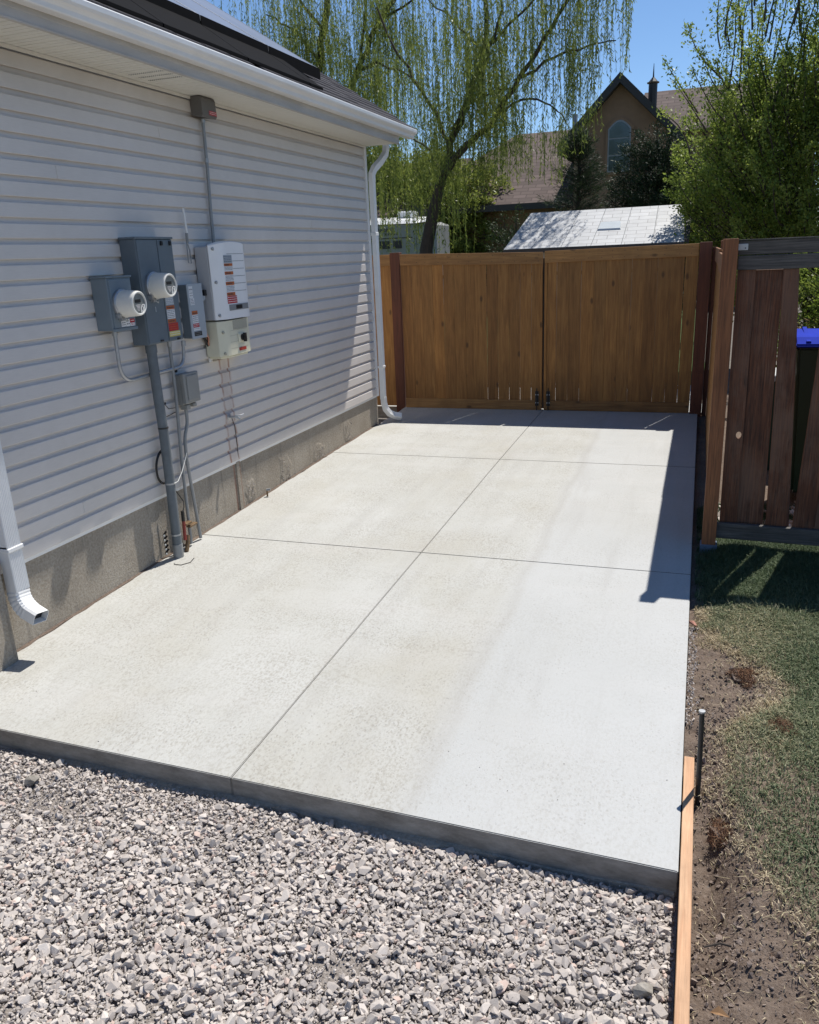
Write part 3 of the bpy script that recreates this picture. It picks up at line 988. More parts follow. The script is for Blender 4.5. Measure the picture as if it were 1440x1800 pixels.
# ------------------------------------------------------------------ house
house = thing('house', 'pale grey vinyl sided house wall with white eave and gutter on the left', 'house', (0, 9.35, 0))
YF = 9.36
MB().box(-5.0, 0.0, 1.5, YF + 0.02, -0.35, 0.352).build('foundation', M['foundation'], house, bevel=0.004)
MB().box(0.001, 0.10, 1.2, 3.25, -0.42, 0.44).build('foundation_step', M['foundation'], house, bevel=0.01)
MB().box(-5.0, -0.003, 1.5, YF, 0.353, 3.215).build('wall_sheathing', M['fascia'], house)
e = 0.1143
z00 = 0.362
me_s = None
for k in range(25):
    z0 = z00 + k * e
    z1 = min(z0 + e, 3.219)
    prof = [(0.001, z0 + 0.004), (0.021, z0), (0.0235, z0 + 0.003), (0.0215, z0 + 0.078), (0.0195, z0 + 0.082), (0.007, z0 + 0.088), (0.003, z0 + 0.098), (0.002, z1 + 0.0035), (0.001, z1 + 0.0035)]
    if k == 24:
        prof = [(0.001, z0 + 0.004), (0.021, z0), (0.0235, z0 + 0.003), (0.0215, z0 + 0.078), (0.0195, z0 + 0.082), (0.007, z0 + 0.088), (0.003, z0 + 0.106), (0.001, z0 + 0.107)]
    if me_s is None or k == 24:
        mb = MB()
        mb.prism(prof, 1, 1.5, 9.325)
        o = mb.build('siding_board', M['siding'], house)
        me_s = o.data
    else:
        o = bpy.data.objects.new('siding_board', me_s)
        P(o, house)
        o.location = (0, 0, k * e)
# overlap seams of the siding (short vertical lap edges)
for (y, k) in ((4.05, 1), (7.2, 4), (6.6, 12), (8.2, 9), (4.3, 19), (5.4, 22), (7.8, 17)):
    z0 = z00 + k * e
    MB().prism([(0.0220, z0 + 0.004), (0.0262, z0 + 0.002), (0.0240, z0 + 0.078), (0.0210, z0 + 0.076)], 1, y, y + 0.02).build('siding_lap', M['siding'], house)
MB().prism([(0.0, 0.335), (0.010, 0.335), (0.012, 0.360), (0.0, 0.364)], 1, 1.5, 9.33).build('starter_strip', M['white'], house)
# corner post
mb = MB()
mb.prism([(-0.07, YF + 0.022), (-0.07, YF - 0.0), (-0.001, YF), (-0.001, 9.325), (0.026, 9.325), (0.026, YF + 0.026), (-0.07, YF + 0.026)][:7], 2, 0.345, 3.215)
mb.build('corner_trim', M['white'], house)
# far gable-end wall face
MB().prism([(-5.0, 0.353), (-0.071, 0.353), (-0.071, 3.7), (-2.5, 5.3), (-5.0, 5.3)], 1, YF + 0.001, YF + 0.02).build('end_wall', M['siding'], house)
# crumbling patches of parging
rr = np.random.default_rng(3)
for (y, zc, wy, wz) in ((6.16, 0.03, 0.10, 0.12), (6.85, 0.06, 0.14, 0.17), (7.62, 0.03, 0.17, 0.12), (8.42, 0.09, 0.12, 0.14)):
    n_ = 16
    ring0, ring1 = [], []
    for i in range(n_):
        a_ = 2 * math.pi * i / n_
        q = rr.uniform(0.75, 1.15)
        yy, zz = y + wy * q * math.cos(a_), max(zc + wz * q * math.sin(a_), zs(y) - 0.01)
        ring0.append((0.0005, yy, zz))
        ring1.append((0.005, y + (yy - y) * 0.8, zc + (zz - zc) * 0.8))
    m_ = MB()
    m_.rings([ring0, ring1], True)
    m_.build('parging_patch', M['foundation'], house)
    pos = np.stack([np.full(40, 0.012), y + rr.uniform(-wy, wy, 40) * 0.7, zc + rr.uniform(-wz, wz, 40) * 0.6], -1)
    pos[:, 2] = np.maximum(pos[:, 2], zs(y))
    o = scatter('parging_crumbs', pos, rr.uniform(0.003, 0.010, 40), hv2, M['stone'], rr.uniform(0, 0.6, 40), rr, 1.0, parent=house)
    o.location = (0, -9.35, 0)
MB().box(0.0005, 0.012, 5.955, 6.015, -0.09, 0.345).build('drain_cover_strip', M['foundation'], house)
# dirt line at slab edge
# soffit boards across the eave
k = 0
y = 1.5
me_f = None
while y < 9.36:
    wd = 0.1016
    if me_f is None:
        mb = MB()
        # V-grooved board: underside slightly domed between grooves
        mb.prism([(0.0, 3.228), (0.006, 3.218), (0.046, 3.218), (0.051, 3.224), (0.056, 3.218), (wd - 0.006, 3.218), (wd, 3.228), (wd, 3.232), (0.0, 3.232)], 0, 0.022, 0.418)
        o = mb.build('soffit_board', M['soffit'], house)
        me_f = o.data
        o.location = (0, y, 0)
    else:
        o = bpy.data.objects.new('soffit_board', me_f)
        P(o, house)
        o.location = (0, y, 0)
    y += wd
MB().prism([(0.021, 3.196), (0.030, 3.196), (0.032, 3.216), (0.021, 3.216)], 1, 1.5, 9.325).build('soffit_channel', M['soffit'], house)
# vent slots in one soffit board
mb = MB()
for a_ in range(3):
    for i in range(16):
        mb.box(0.10 + i * 0.0165, 0.108 + i * 0.0165, 5.03 + a_ * 0.105, 5.034 + a_ * 0.105, 3.2165, 3.2178)
        mb.box(0.10 + i * 0.0165, 0.108 + i * 0.0165, 5.05 + a_ * 0.105, 5.054 + a_ * 0.105, 3.2165, 3.2178)
mb.build('vent_slots', M['ink'], house, kind='stuff')
# fascia with lower lip
MB().prism([(0.405, 3.205), (0.428, 3.205), (0.430, 3.214), (0.424, 3.218), (0.424, 3.262), (0.427, 3.266), (0.427, 3.385), (0.405, 3.385)], 1, 1.5, 9.40).build('fascia', M['fascia'], house)
# K-style gutter
GX = 0.4275
gp = [(GX, 3.290), (GX + 0.062, 3.290), (GX + 0.068, 3.296), (GX + 0.072, 3.318), (GX + 0.083, 3.330), (GX + 0.098, 3.338), (GX + 0.108, 3.352), (GX + 0.110, 3.378), (GX + 0.106, 3.384), (GX + 0.098, 3.384),
      (GX + 0.098, 3.379), (GX + 0.106, 3.377), (GX + 0.104, 3.354), (GX + 0.095, 3.342), (GX + 0.080, 3.334), (GX + 0.068, 3.321), (GX + 0.064, 3.298), (GX + 0.060, 3.294), (GX, 3.294)]
gut = MB().prism(gp, 1, 1.5, 9.72).build('gutter', M['gutter'], house)
MB().prism([(GX, 3.290), (GX + 0.062, 3.290), (GX + 0.068, 3.296), (GX + 0.072, 3.318), (GX + 0.083, 3.330), (GX + 0.098, 3.338), (GX + 0.108, 3.352), (GX + 0.110, 3.382), (GX, 3.384)], 1, 9.721, 9.728).build('gutter_end_cap', M['gutter'], gut)
MB().prism([(GX + 0.0705, 3.2885), (GX + 0.0745, 3.318), (GX + 0.085, 3.329), (GX + 0.1, 3.337), (GX + 0.1105, 3.352), (GX + 0.1125, 3.378), (GX + 0.109, 3.380), (GX + 0.108, 3.354), (GX + 0.098, 3.340), (GX + 0.083, 3.332), (GX + 0.072, 3.321)], 1, 9.58, 9.592).build('gutter_seam', M['gutter'], gut)
# roof deck + rake
SL = 0.62
def zr(x):
    return 3.40 + SL * (0.50 - x)
MB().prism([(0.485, zr(0.485) - 0.045), (0.49, zr(0.49) - 0.012), (-4.0, zr(-4.0) - 0.012), (-4.0, zr(-4.0) - 0.07), (0.40, zr(0.40) - 0.07)], 1, 1.5, 9.74).build('roof_deck', M['shingle'], house)
MB().prism([(0.43, 3.30), (0.43, 3.40), (-2.5, 3.40 + SL * 2.93), (-2.5, 3.25 + SL * 2.93)], 1, 9.741, 9.76).build('rake_board', M['fascia'], house)
rr = random.Random(4)
cols = int((9.62 - 1.6) / 0.33) + 1
shs = []
for row in range(13):
    xa = 0.515 - row * 0.118
    for c in range(cols):
        y1 = 9.78 - c * 0.33 - (row % 2) * 0.165
        y0 = y1 - 0.326
        y1 = min(y1, 9.77)
        if y1 - y0 < 0.05 or y0 < 6.0:
            continue
        th = rr.uniform(0.011, 0.018)
        mb = MB()
        xb = xa - 0.135
        mb.hexa([(xb, y0, zr(xb) - 0.010), (xa, y0, zr(xa) - 0.010), (xa, y1, zr(xa) - 0.010), (xb, y1, zr(xb) - 0.010)],
                [(xb, y0, zr(xb) + 0.001), (xa, y0, zr(xa) + th - 0.003), (xa, y1, zr(xa) + th - 0.003), (xb, y1, zr(xb) + 0.001)])
        mb.build('shingle', M['shingle'], house)
mb = MB()
for row in range(13):
    xa = 0.515 - row * 0.118
    for c in range(14):
        y1 = 6.0 - c * 0.33 - (row % 2) * 0.165
        y0 = y1 - 0.326
        th = rr.uniform(0.009, 0.018)
        xb = xa - 0.135
        mb.hexa([(xb, y0, zr(xb) - 0.010), (xa, y0, zr(xa) - 0.010), (xa, y1, zr(xa) - 0.010), (xb, y1, zr(xb) - 0.010)],
                [(xb, y0, zr(xb) + 0.001), (xa, y0, zr(xa) + th - 0.003), (xa, y1, zr(xa) + th - 0.003), (xb, y1, zr(xb) + 0.001)])
mb.build('shingle_courses', M['shingle'], house, kind='stuff')

# downspouts
def rect_prof(w, d, ribs=0, r=0.006):
    """w across the face, d deep; front face fluted"""
    pts = [(-w / 2, -d / 2), (w / 2, -d / 2), (w / 2, d / 2 - r), (w / 2 - r, d / 2)]
    if ribs:
        nb = ribs * 2
        for i in range(1, nb):
            u = (w / 2 - r) - (w - 2 * r) * i / nb
            pts.append((u, d / 2 - (0.004 if i % 2 else 0.0)))
    pts += [(-w / 2 + r, d / 2), (-w / 2, d / 2 - r)]
    return pts
def downspout(paths, prof, bands, outlet):
    root = bpy.data.objects.new('downspout', None)
    P(root, house)
    for pth, up in paths:
        MB().sweep(pth, prof, up, caps=True).build('pipe', M['white'], root)
    for (c, hx, hy, hz) in bands:
        MB().box(c[0] - hx, c[0] + hx, c[1] - hy, c[1] + hy, c[2] - hz, c[2] + hz).build('strap', M['white'], root, bevel=0.003)
    return root
# far one
dsf = downspout([
    ([(0.17, 9.66, 3.37), (0.17, 9.655, 3.22), (0.165, 9.64, 3.15), (0.13, 9.56, 3.06), (0.085, 9.46, 2.98), (0.068, 9.425, 2.92), (0.066, 9.42, 2.84)], (1, 0, 0)),
    ([(0.066, 9.42, 2.845), (0.066, 9.42, 2.26)], (1, 0, 0)),
    ([(0.070, 9.42, 2.28), (0.070, 9.42, 1.0), (0.066, 9.42, 0.30)], (1, 0, 0)),
    ([(0.070, 9.42, 0.32), (0.072, 9.425, 0.24), (0.085, 9.44, 0.17), (0.12, 9.47, 0.11), (0.17, 9.51, 0.075), (0.25, 9.55, 0.055)], (1, 0, 0))],
    rect_prof(0.078, 0.056, 4), [((0.066, 9.42, 2.26), 0.034, 0.044, 0.018), ((0.066, 9.42, 0.70), 0.035, 0.044, 0.014)], None)
dsn = downspout([
    ([(0.10, 3.34, 3.2), (0.10, 3.34, 0.50)], (1, 0, 0)),
    ([(0.10, 3.34, 0.52), (0.104, 3.34, 0.24)], (1, 0, 0)),
    ], rect_prof(0.105, 0.075, 8), [((0.10, 3.34, 0.50), 0.045, 0.058, 0.012)], None)
# corrugated elbow with hollow outlet
def elbow(parent):
    pth, k = [], 0
    for i in range(13):
        a_ = math.radians(68) * i / 12
        pth.append((0.104 + 0.13 * (1 - math.cos(a_)), 3.34 - 0.018 * i / 12, 0.24 - 0.13 * math.sin(a_)))
    d = Vector((math.sin(math.radians(68)), -0.08, -math.cos(math.radians(68)))).normalized()
    last = Vector(pth[-1])
    pth += [tuple(last + d * 0.035), tuple(last + d * 0.075)]
    prof = rect_prof(0.105, 0.075, 0, 0.012)
    path = [Vector(p) for p in pth]
    up = Vector((1, 0, 0))
    outer, inner = [], []
    for i, p in enumerate(path):
        dd = (path[min(i + 1, len(path) - 1)] - path[max(i - 1, 0)]).normalized()
        a_ = dd.cross(up).normalized()
        up = a_.cross(dd).normalized()
        s_ = 1.0 + (0.05 if (i % 2 and i < 13) else 0.0)
        outer.append([p + a_ * u * s_ + up * w_ * s_ for (u, w_) in prof])
        if i >= len(path) - 4:
            inner.append([p + a_ * u * 0.95 + up * w_ * 0.93 for (u, w_) in prof])
    mb = MB()
    mb.rings(outer + inner[::-1], False)
    mb.build('elbow', M['white'], parent)
    mb = MB()
    mb.add(inner[-2], [tuple(range(len(prof)))])
    mb.build('outlet_shade_sheet', M['black'], parent)  # black sheet in the mouth stands in for the pipe's dark inside
elbow(dsn)

# ------------------------------------------------------------------ solar modules on the roof
def zp(x):
    return zr(x) + 0.125
pos_l = ['at the gate end of the row', 'second in the row from the gate end', 'third in the row from the gate end', 'nearest the camera']
cs, sn = 1 / math.hypot(1, SL), SL / math.hypot(1, SL)
for i in range(4):
    y1 = 8.08 - i * 1.05
    y0 = y1 - 1.035
    t_ = thing('solar_panel', 'black framed solar module on the eave roof, ' + pos_l[i], 'solar panel', (0.1, y0, zr(0.1)), 'solar modules along the eave')
    x1, x0 = 0.10, -1.42
    def slab(xa, xb, ya, yb, lo, hi, nm, m):
        MB().hexa([(xa, ya, zp(xa) + lo), (xb, ya, zp(xb) + lo), (xb, yb, zp(xb) + lo), (xa, yb, zp(xa) + lo)],
                  [(xa, ya, zp(xa) + hi), (xb, ya, zp(xb) + hi), (xb, yb, zp(xb) + hi), (xa, yb, zp(xa) + hi)]).build(nm, m, t_)
    slab(x0 + 0.012, x1 - 0.012, y0 + 0.012, y1 - 0.012, -0.006, 0.0, 'glass', M['module'])
    slab(x0, x1, y0, y0 + 0.011, -0.035, 0.003, 'frame_rail', M['steel'])
    slab(x0, x1, y1 - 0.011, y1, -0.035, 0.003, 'frame_rail', M['steel'])
    slab(x1 - 0.011, x1, y0 + 0.0115, y1 - 0.0115, -0.035, 0.003, 'frame_rail', M['steel'])
    slab(x0, x0 + 0.011, y0 + 0.0115, y1 - 0.0115, -0.035, 0.003, 'frame_rail', M['steel'])
    MB().hexa([(x1 + 0.001, y0, zp(x1) - 0.095), (x1 + 0.004, y0, zp(x1) - 0.095), (x1 + 0.004, y1, zp(x1) - 0.095), (x1 + 0.001, y1, zp(x1) - 0.095)],
              [(x1 + 0.001, y0, zp(x1) + 0.004), (x1 + 0.004, y0, zp(x1) + 0.004), (x1 + 0.004, y1, zp(x1) + 0.004), (x1 + 0.001, y1, zp(x1) + 0.004)]).build('skirt', M['blackmetal'], t_)
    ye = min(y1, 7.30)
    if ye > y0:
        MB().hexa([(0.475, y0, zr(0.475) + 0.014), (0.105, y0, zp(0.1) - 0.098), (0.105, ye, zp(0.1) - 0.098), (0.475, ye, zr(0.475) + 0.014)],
                  [(0.475, y0, zr(0.475) + 0.036), (0.105, y0, zp(0.1) - 0.06), (0.105, ye, zp(0.1) - 0.06), (0.475, ye, zr(0.475) + 0.036)]).build('gap_shade_sheet', M['blackmetal'], t_)  # added black sheet standing in for the shadowed gap below the modules
    for xx in (-0.2, -1.1):
        MB().box(xx - 0.02, xx + 0.02, y0 + 0.3, y0 + 0.36, zr(xx) - 0.005, zp(xx) - 0.034).build('mounting_foot', M['blackmetal'], t_)

# ------------------------------------------------------------------ electrical equipment
def sticker(parent, x, y0, y1, z0, z1, m, lines=0, lm=None, name='label', hdr=None):
    o = MB().box(x, x + 0.0012, y0, y1, z0, z1).build(name, m, parent)
    if lines:
        mb = MB()
        h = (z1 - z0) / (lines * 2 + 1)
        for i in range(lines):
            zc = z1 - h * (2 * i + 1)
            # broken bars of different lengths read as small print
            y = y0 + 0.006
            while y < y1 - 0.012:
                L_ = min(random.uniform(0.008, 0.022), y1 - 0.005 - y)
                mb.box(x + 0.0014, x + 0.0018, y, y + L_, zc - h * 0.62, zc)
                y += L_ + 0.005
        mb.build('print', lm or M['ink'], o)
    if hdr:
        s_ = min((z1 - z0) * 0.75, (y1 - y0 - 0.006) / (0.72 * len(hdr)))
        text(hdr, 'print', s_, lm or M['paper'], o, (x + 0.0016, y0 + 0.004, z0 + (z1 - z0) * 0.22), (0, 1, 0), (0, 0, 1))
        ch = o.children[-1]
        off = Vector((0, 0, 0)); q = o
        while q is not None:
            off += Vector(q.location); q = q.parent
        ch.data.transform(Matrix.Translation(-off))
    return o

def meter(root, c, tilt=0):
    cx0, cy0, cz0 = c
    mt = bpy.data.objects.new('meter', None)
    P(mt, root)
    MB().lathe_x((cx0, cy0, cz0), [(0, 0.092), (0.018, 0.094), (0.024, 0.088), (0.026, 0.084)], 32).build('clamp_ring', M['steel'], mt, smooth=True)
    MB().lathe_x((cx0, cy0, cz0), [(0.024, 0.086), (0.032, 0.087), (0.09, 0.0835), (0.125, 0.081), (0.140, 0.078), (0.145, 0.072), (0.144, 0.066), (0.136, 0.063)], 36).build('cover', M['meter_white'], mt, smooth=True)
    MB().lathe_x((cx0 + 0.1365, cy0, cz0), [(0, 0.0625), (0.0015, 0.0625)], 32).build('dial_face', M['meter_face'], mt)
    xf = cx0 + 0.1385
    MB().box(xf, xf + 0.0015, cy0 - 0.040, cy0 + 0.018, cz0 + 0.005, cz0 + 0.026).build('display', M['black'], mt)
    mb = MB()
    for i in range(5):
        mb.box(xf, xf + 0.0008, cy0 - 0.035 + 0.004 * i, cy0 + 0.010 - 0.003 * i, cz0 - 0.012 - i * 0.0085, cz0 - 0.0085 - i * 0.0085)
    mb.build('print', M['inkl'], mt)
    # pale rounded wedge at lower right
    pts = [(cy0 + 0.008, cz0 - 0.060), (cy0 + 0.010, cz0 - 0.030), (cy0 + 0.022, cz0 - 0.014), (cy0 + 0.038, cz0 - 0.006), (cy0 + 0.0595, cz0 - 0.010), (cy0 + 0.052, cz0 - 0.032), (cy0 + 0.034, cz0 - 0.051)]
    MB().prism(pts, 0, xf + 0.0005, xf + 0.0022).build('corner_panel', M['meter_white'], mt)
    MB().lathe_x((xf + 0.0022, cy0 + 0.036, cz0 - 0.018), [(0, 0.005), (0.001, 0.005)], 12).build('button', M['ink'], mt)
    MB().box(xf + 0.0023, xf + 0.003, cy0 + 0.022, cy0 + 0.030, cz0 - 0.044, cz0 - 0.026).build('mark', M['ink'], mt)
    mb = MB()
    mb.box(cx0 + 0.001, cx0 + 0.028, cy0 - 0.05, cy0 - 0.02, cz0 - 0.108, cz0 - 0.086)
    mb.box(cx0 + 0.001, cx0 + 0.034, cy0 - 0.075, cy0 - 0.058, cz0 - 0.09, cz0 - 0.062)
    mb.tube([(cx0 + 0.03, cy0 - 0.035, cz0 - 0.1), (cx0 + 0.04, cy0 - 0.02, cz0 - 0.115), (cx0 + 0.03, cy0, cz0 - 0.1)], 0.003, 6)
    mb.build('ring_latch', M['steel'], mt)

# meter socket box
t_ = thing('meter_socket', 'smaller blue grey meter socket with round white meter, nearest the camera', 'electric meter', (0.02, 4.56, 1.61))
MB().box(0.022, 0.146, 4.447, 4.690, 1.612, 1.945).build('enclosure', M['meter_box'], t_, bevel=0.003)
MB().box(0.018, 0.154, 4.440, 4.698, 1.9455, 1.957).build('rain_lip', M['meter_box'], t_, bevel=0.002)
MB().box(0.1465, 0.151, 4.462, 4.680, 1.625, 1.935).build('cover_plate', M['meter_box'], t_, bevel=0.002)
MB().box(0.1465, 0.156, 4.445, 4.692, 1.6055, 1.6245).build('bottom_lip', M['meter_box'], t_, bevel=0.002)
sticker(t_, 0.1515, 4.53, 4.575, 1.632, 1.680, M['paper'], 3, M['ink'])
sticker(t_, 0.1515, 4.578, 4.618, 1.630, 1.678, M['paper'], 2, M['ink'])
sticker(t_, 0.1515, 4.622, 4.668, 1.652, 1.676, M['red'], 1, M['inkl'])
sticker(t_, 0.1515, 4.622, 4.668, 1.630, 1.651, M['paper'], 2, M['red'])
meter(t_, (0.152, 4.560, 1.779))
# main panel
t_ = thing('main_panel', 'tall dark blue grey service panel with round white meter and warning labels', 'electrical panel', (0.02, 5.0, 1.475))
MB().box(0.022, 0.150, 4.787, 5.203, 1.482, 2.185).build('enclosure', M['panel_box'], t_, bevel=0.003)
MB().box(0.018, 0.160, 4.780, 5.210, 2.1855, 2.200).build('rain_lip', M['panel_box'], t_, bevel=0.002)
MB().box(0.1505, 0.156, 4.795, 5.018, 1.49, 2.180).build('left_door', M['panel_box'], t_, bevel=0.002)
MB().box(0.1505, 0.156, 5.026, 5.198, 1.49, 2.180).build('right_door', M['panel_box'], t_, bevel=0.002)
for yy in (5.055, 5.155):
    MB().box(0.1565, 0.168, yy, yy + 0.022, 2.142, 2.172).build('hinge', M['black'], t_, bevel=0.002)
MB().box(0.1565, 0.164, 4.92, 4.95, 1.494, 1.505).build('hasp', M['darksteel'], t_)
MB().box(0.1565, 0.164, 5.12, 5.15, 1.488, 1.500).build('hasp', M['darksteel'], t_)
MB().box(0.1565, 0.160, 4.905, 4.912, 1.70, 1.735).build('latch', M['light_box'], t_)
yL = 5.035
sticker(t_, 0.1563, yL, yL + 0.095, 1.735, 1.810, M['light_box'], 6, M['paper'])
sticker(t_, 0.1563, yL, yL + 0.095, 1.707, 1.731, M['orange'], 0, M['ink'], hdr='WARNING')
sticker(t_, 0.1563, yL, yL + 0.095, 1.640, 1.706, M['paper'], 5, M['ink'])
sticker(t_, 0.1563, yL, yL + 0.095, 1.612, 1.637, M['orange'], 0, M['ink'], hdr='WARNING')
sticker(t_, 0.1563, yL, yL + 0.115, 1.555, 1.609, M['red'], 3, M['orange'])
sticker(t_, 0.1563, yL, yL + 0.13, 1.515, 1.552, M['yellow'], 2, M['paper'])
meter(t_, (0.1563, 4.918, 1.877))
# disconnect
t_ = thing('disconnect_box', 'narrow pale grey disconnect box with lever, between service panel and inverter', 'electrical box', (0.02, 5.48, 1.46))
MB().box(0.022, 0.095, 5.398, 5.592, 1.465, 1.862).build('enclosure', M['panel_box'], t_, bevel=0.002)
MB().box(0.0955, 0.104, 5.394, 5.596, 1.458, 1.868).build('cover', M['light_box'], t_, bevel=0.002)
sticker(t_, 0.1043, 5.412, 5.462, 1.815, 1.850, M['paper'], 0, M['ink'], hdr='EATON')
sticker(t_, 0.1043, 5.412, 5.462, 1.765, 1.813, M['paper'], 2, M['conduit'])
sticker(t_, 0.1043, 5.418, 5.470, 1.712, 1.762, M['paper'], 4, M['ink'])
sticker(t_, 0.1043, 5.420, 5.495, 1.640, 1.668, M['orange'], 0, M['ink'], hdr='WARNING')
sticker(t_, 0.1043, 5.420, 5.495, 1.575, 1.638, M['paper'], 4, M['ink'])
sticker(t_, 0.1043, 5.422, 5.500, 1.545, 1.573, M['red'], 2, M['inkl'])
sticker(t_, 0.1043, 5.422, 5.510, 1.522, 1.543, M['paper'], 1, M['conduit'])
sticker(t_, 0.1043, 5.424, 5.525, 1.480, 1.512, M['black'], 2, M['conduit'])
o = MB().hexa([(0.05, 5.598, 1.71), (0.08, 5.598, 1.71), (0.08, 5.598, 1.745), (0.05, 5.598, 1.745)],
              [(0.07, 5.635, 1.745), (0.10, 5.635, 1.745), (0.10, 5.635, 1.785), (0.07, 5.635, 1.785)]).build('lever', M['light_box'], t_, bevel=0.002)
MB().box(0.075, 0.108, 5.622, 5.650, 1.770, 1.815).build('lever_grip', M['black'], o, bevel=0.004)
# inverter
t_ = thing('inverter', 'tall white solar inverter with curved top, cooling grooves and warning labels', 'inverter', (0.02, 5.9, 1.28))
MB().box(0.028, 0.144, 5.662, 6.165, 1.578, 2.135).build('housing', M['inv_grey'], t_, bevel=0.006)
def cover_poly(z):
    return [(0.1445, 5.668), (0.150, 5.666), (0.196, 5.735), (0.205, 5.760), (0.214, 5.90), (0.205, 6.055), (0.190, 6.110), (0.1445, 6.160)]
def arch(y):
    u = (y - 5.91) / 0.25
    return 2.145 + 0.028 * max(0.0, 1 - u * u)
rings = []
pp = []
ysn = [5.666, 5.70, 5.735, 5.77, 5.83, 5.90, 5.97, 6.03, 6.08, 6.12, 6.16]
xsn = [0.152, 0.176, 0.198, 0.2100, 0.2100, 0.2100, 0.2100, 0.2100, 0.2100, 0.196, 0.160]
mb = MB()
topf = [(x, y, arch(y) - 0.008) for x, y in zip(xsn, ysn)]
top2 = [(x - 0.012, y, arch(y)) for x, y in zip(xsn, ysn)]
topb = [(0.1445, y, arch(y)) for y in ysn]
botf = [(x, y, 1.578) for x, y in zip(xsn, ysn)]
botb = [(0.1445, y, 1.578) for y in ysn]
n_ = len(ysn)
vs = botb + botf + topf + top2 + topb
fs = []
for row in range(4):
    for i in range(n_ - 1):
        fs.append((row * n_ + i, row * n_ + i + 1, (row + 1) * n_ + i + 1, (row + 1) * n_ + i))
for row in range(4):
    pass
fs.append(tuple([0, n_, 2 * n_, 3 * n_, 4 * n_]))
fs.append(tuple([n_ - 1, 2 * n_ - 1, 3 * n_ - 1, 4 * n_ - 1, 5 * n_ - 1][::-1]))
mb.add(vs, fs)
mb.build('front_cover', M['inv_white'], t_, smooth=True)
for zz in (2.075, 2.02, 1.962, 1.905, 1.848, 1.79):
    g_ = [(x + 0.0006, y, zz) for x, y in zip(xsn[4:9], ysn[4:9])]
    mb = MB()
    mb.rings([[(x, y, z - 0.0018), (x + 0.0005, y, z - 0.0018), (x + 0.0005, y, z + 0.0018), (x, y, z + 0.0018)] for (x, y, z) in g_])
    mb.build('cooling_groove', M['conduit'], t_)
for zz in (2.115, 1.865, 1.612):
    MB().lathe_x((0.165, 5.697, zz), [(0, 0.013), (0.014, 0.013), (0.015, 0.010)], 12).build('screw', M['steel'], t_, smooth=True)
def istick(z0, z1, m, lines=0, lm=None, hdr=None, w=0.125):
    return sticker(t_, 0.2106, 5.775, 5.775 + w, z0, z1, m, lines, lm, hdr=hdr)
istick(2.005, 2.066, M['light_box'], 4, M['ink'])
istick(1.983, 2.003, M['orange'], 0, M['ink'], 'WARNING')
istick(1.948, 1.981, M['paper'], 3, M['ink'])
istick(1.918, 1.942, M['orange'], 0, M['ink'], 'WARNING')
istick(1.868, 1.914, M['paper'], 4, M['ink'])
istick(1.838, 1.864, M['orange'], 0, M['ink'], 'WARNING')
istick(1.786, 1.834, M['paper'], 4, M['ink'])
istick(1.757, 1.782, M['orange'], 0, M['ink'], 'WARNING')
istick(1.697, 1.755, M['red'], 3, M['inkl'], w=0.145)
MB().box(0.2104, 0.2135, 5.79, 6.082, 1.642, 1.688).build('display_bezel', M['conduit'], t_)
MB().box(0.2137, 0.2147, 5.89, 5.985, 1.650, 1.680).build('display', M['black'], t_)
# lower cream connection box
low = MB()
yy_ = [5.672, 5.700, 5.735, 5.775, 6.055, 6.10, 6.145]
xx_ = [0.150, 0.172, 0.190, 0.196, 0.196, 0.186, 0.155]
pts = [(0.030, 5.672)] + list(zip(xx_, yy_)) + [(0.030, 6.145)]
low.prism(pts, 2, 1.290, 1.5655)
low.build('wiring_box', M['cream'], t_, bevel=0.003)
MB().prism([(0.040, 5.69), (0.150, 5.69), (0.178, 5.76), (0.178, 6.06), (0.145, 6.12), (0.040, 6.12)], 2, 1.272, 1.2895).build('wiring_box_base', M['cream'], t_, bevel=0.004)
MB().box(0.1965, 0.1985, 5.835, 6.055, 1.490, 1.562).build('cable_recess', M['cream_dark'], t_, bevel=0.0005)
for i_, zz in enumerate((1.485, 1.445, 1.395, 1.345)):
    MB().box(0.1965, 0.1972, 5.778, 6.05, zz - 0.001, zz + 0.001).build('panel_groove', M['cream_dark'], t_)
MB().box(0.1973, 0.2025, 5.895, 6.005, 1.385, 1.455).build('switch_plate', M['cream'], t_, bevel=0.003)
kn = MB()
kn.lathe_x((0.203, 5.955, 1.42), [(0, 0.026), (0.012, 0.026), (0.014, 0.022)], 20)
kn.box(0.2165, 0.240, 5.945, 5.965, 1.385, 1.455)
kn.build('switch_knob', M['black'], t_, smooth=True)
for zz in (1.478, 1.312):
    MB().lathe_x((0.170, 5.71, zz), [(0, 0.012), (0.014, 0.012), (0.015, 0.009)], 12).build('screw', M['cream_dark'], t_, smooth=True)
sticker(t_, 0.1975, 5.90, 6.01, 1.315, 1.340, M['red'], 2, M['orange'])
# soffit junction box and conduit
t_ = thing('rooftop_junction_box', 'dark grey box tucked under the soffit with a red label', 'electrical box', (0.02, 5.95, 3.07))
MB().prism([(0.022, 3.085), (0.112, 3.070), (0.125, 3.085), (0.120, 3.195), (0.110, 3.216), (0.022, 3.216)], 1, 5.845, 6.045).build('enclosure', M['topbox'], t_, bevel=0.003)
sticker(t_, 0.1248, 5.935, 6.040, 3.090, 3.120, M['red'], 2, M['inkl'])
t_ = thing('long_conduit', 'long straight grey conduit from the soffit box down to the inverter', 'conduit', (0.05, 5.93, 2.14))
MB().tube([(0.05, 5.955, 3.075), (0.05, 5.945, 2.7), (0.048, 5.930, 2.4), (0.05, 5.918, 2.13)], 0.0125, 12).build('tube', M['conduit'], t_, smooth=True)
MB().tube([(0.05, 5.955, 3.070), (0.05, 5.955, 3.045)], 0.018, 12).build('fitting', M['steel'], t_, smooth=True)
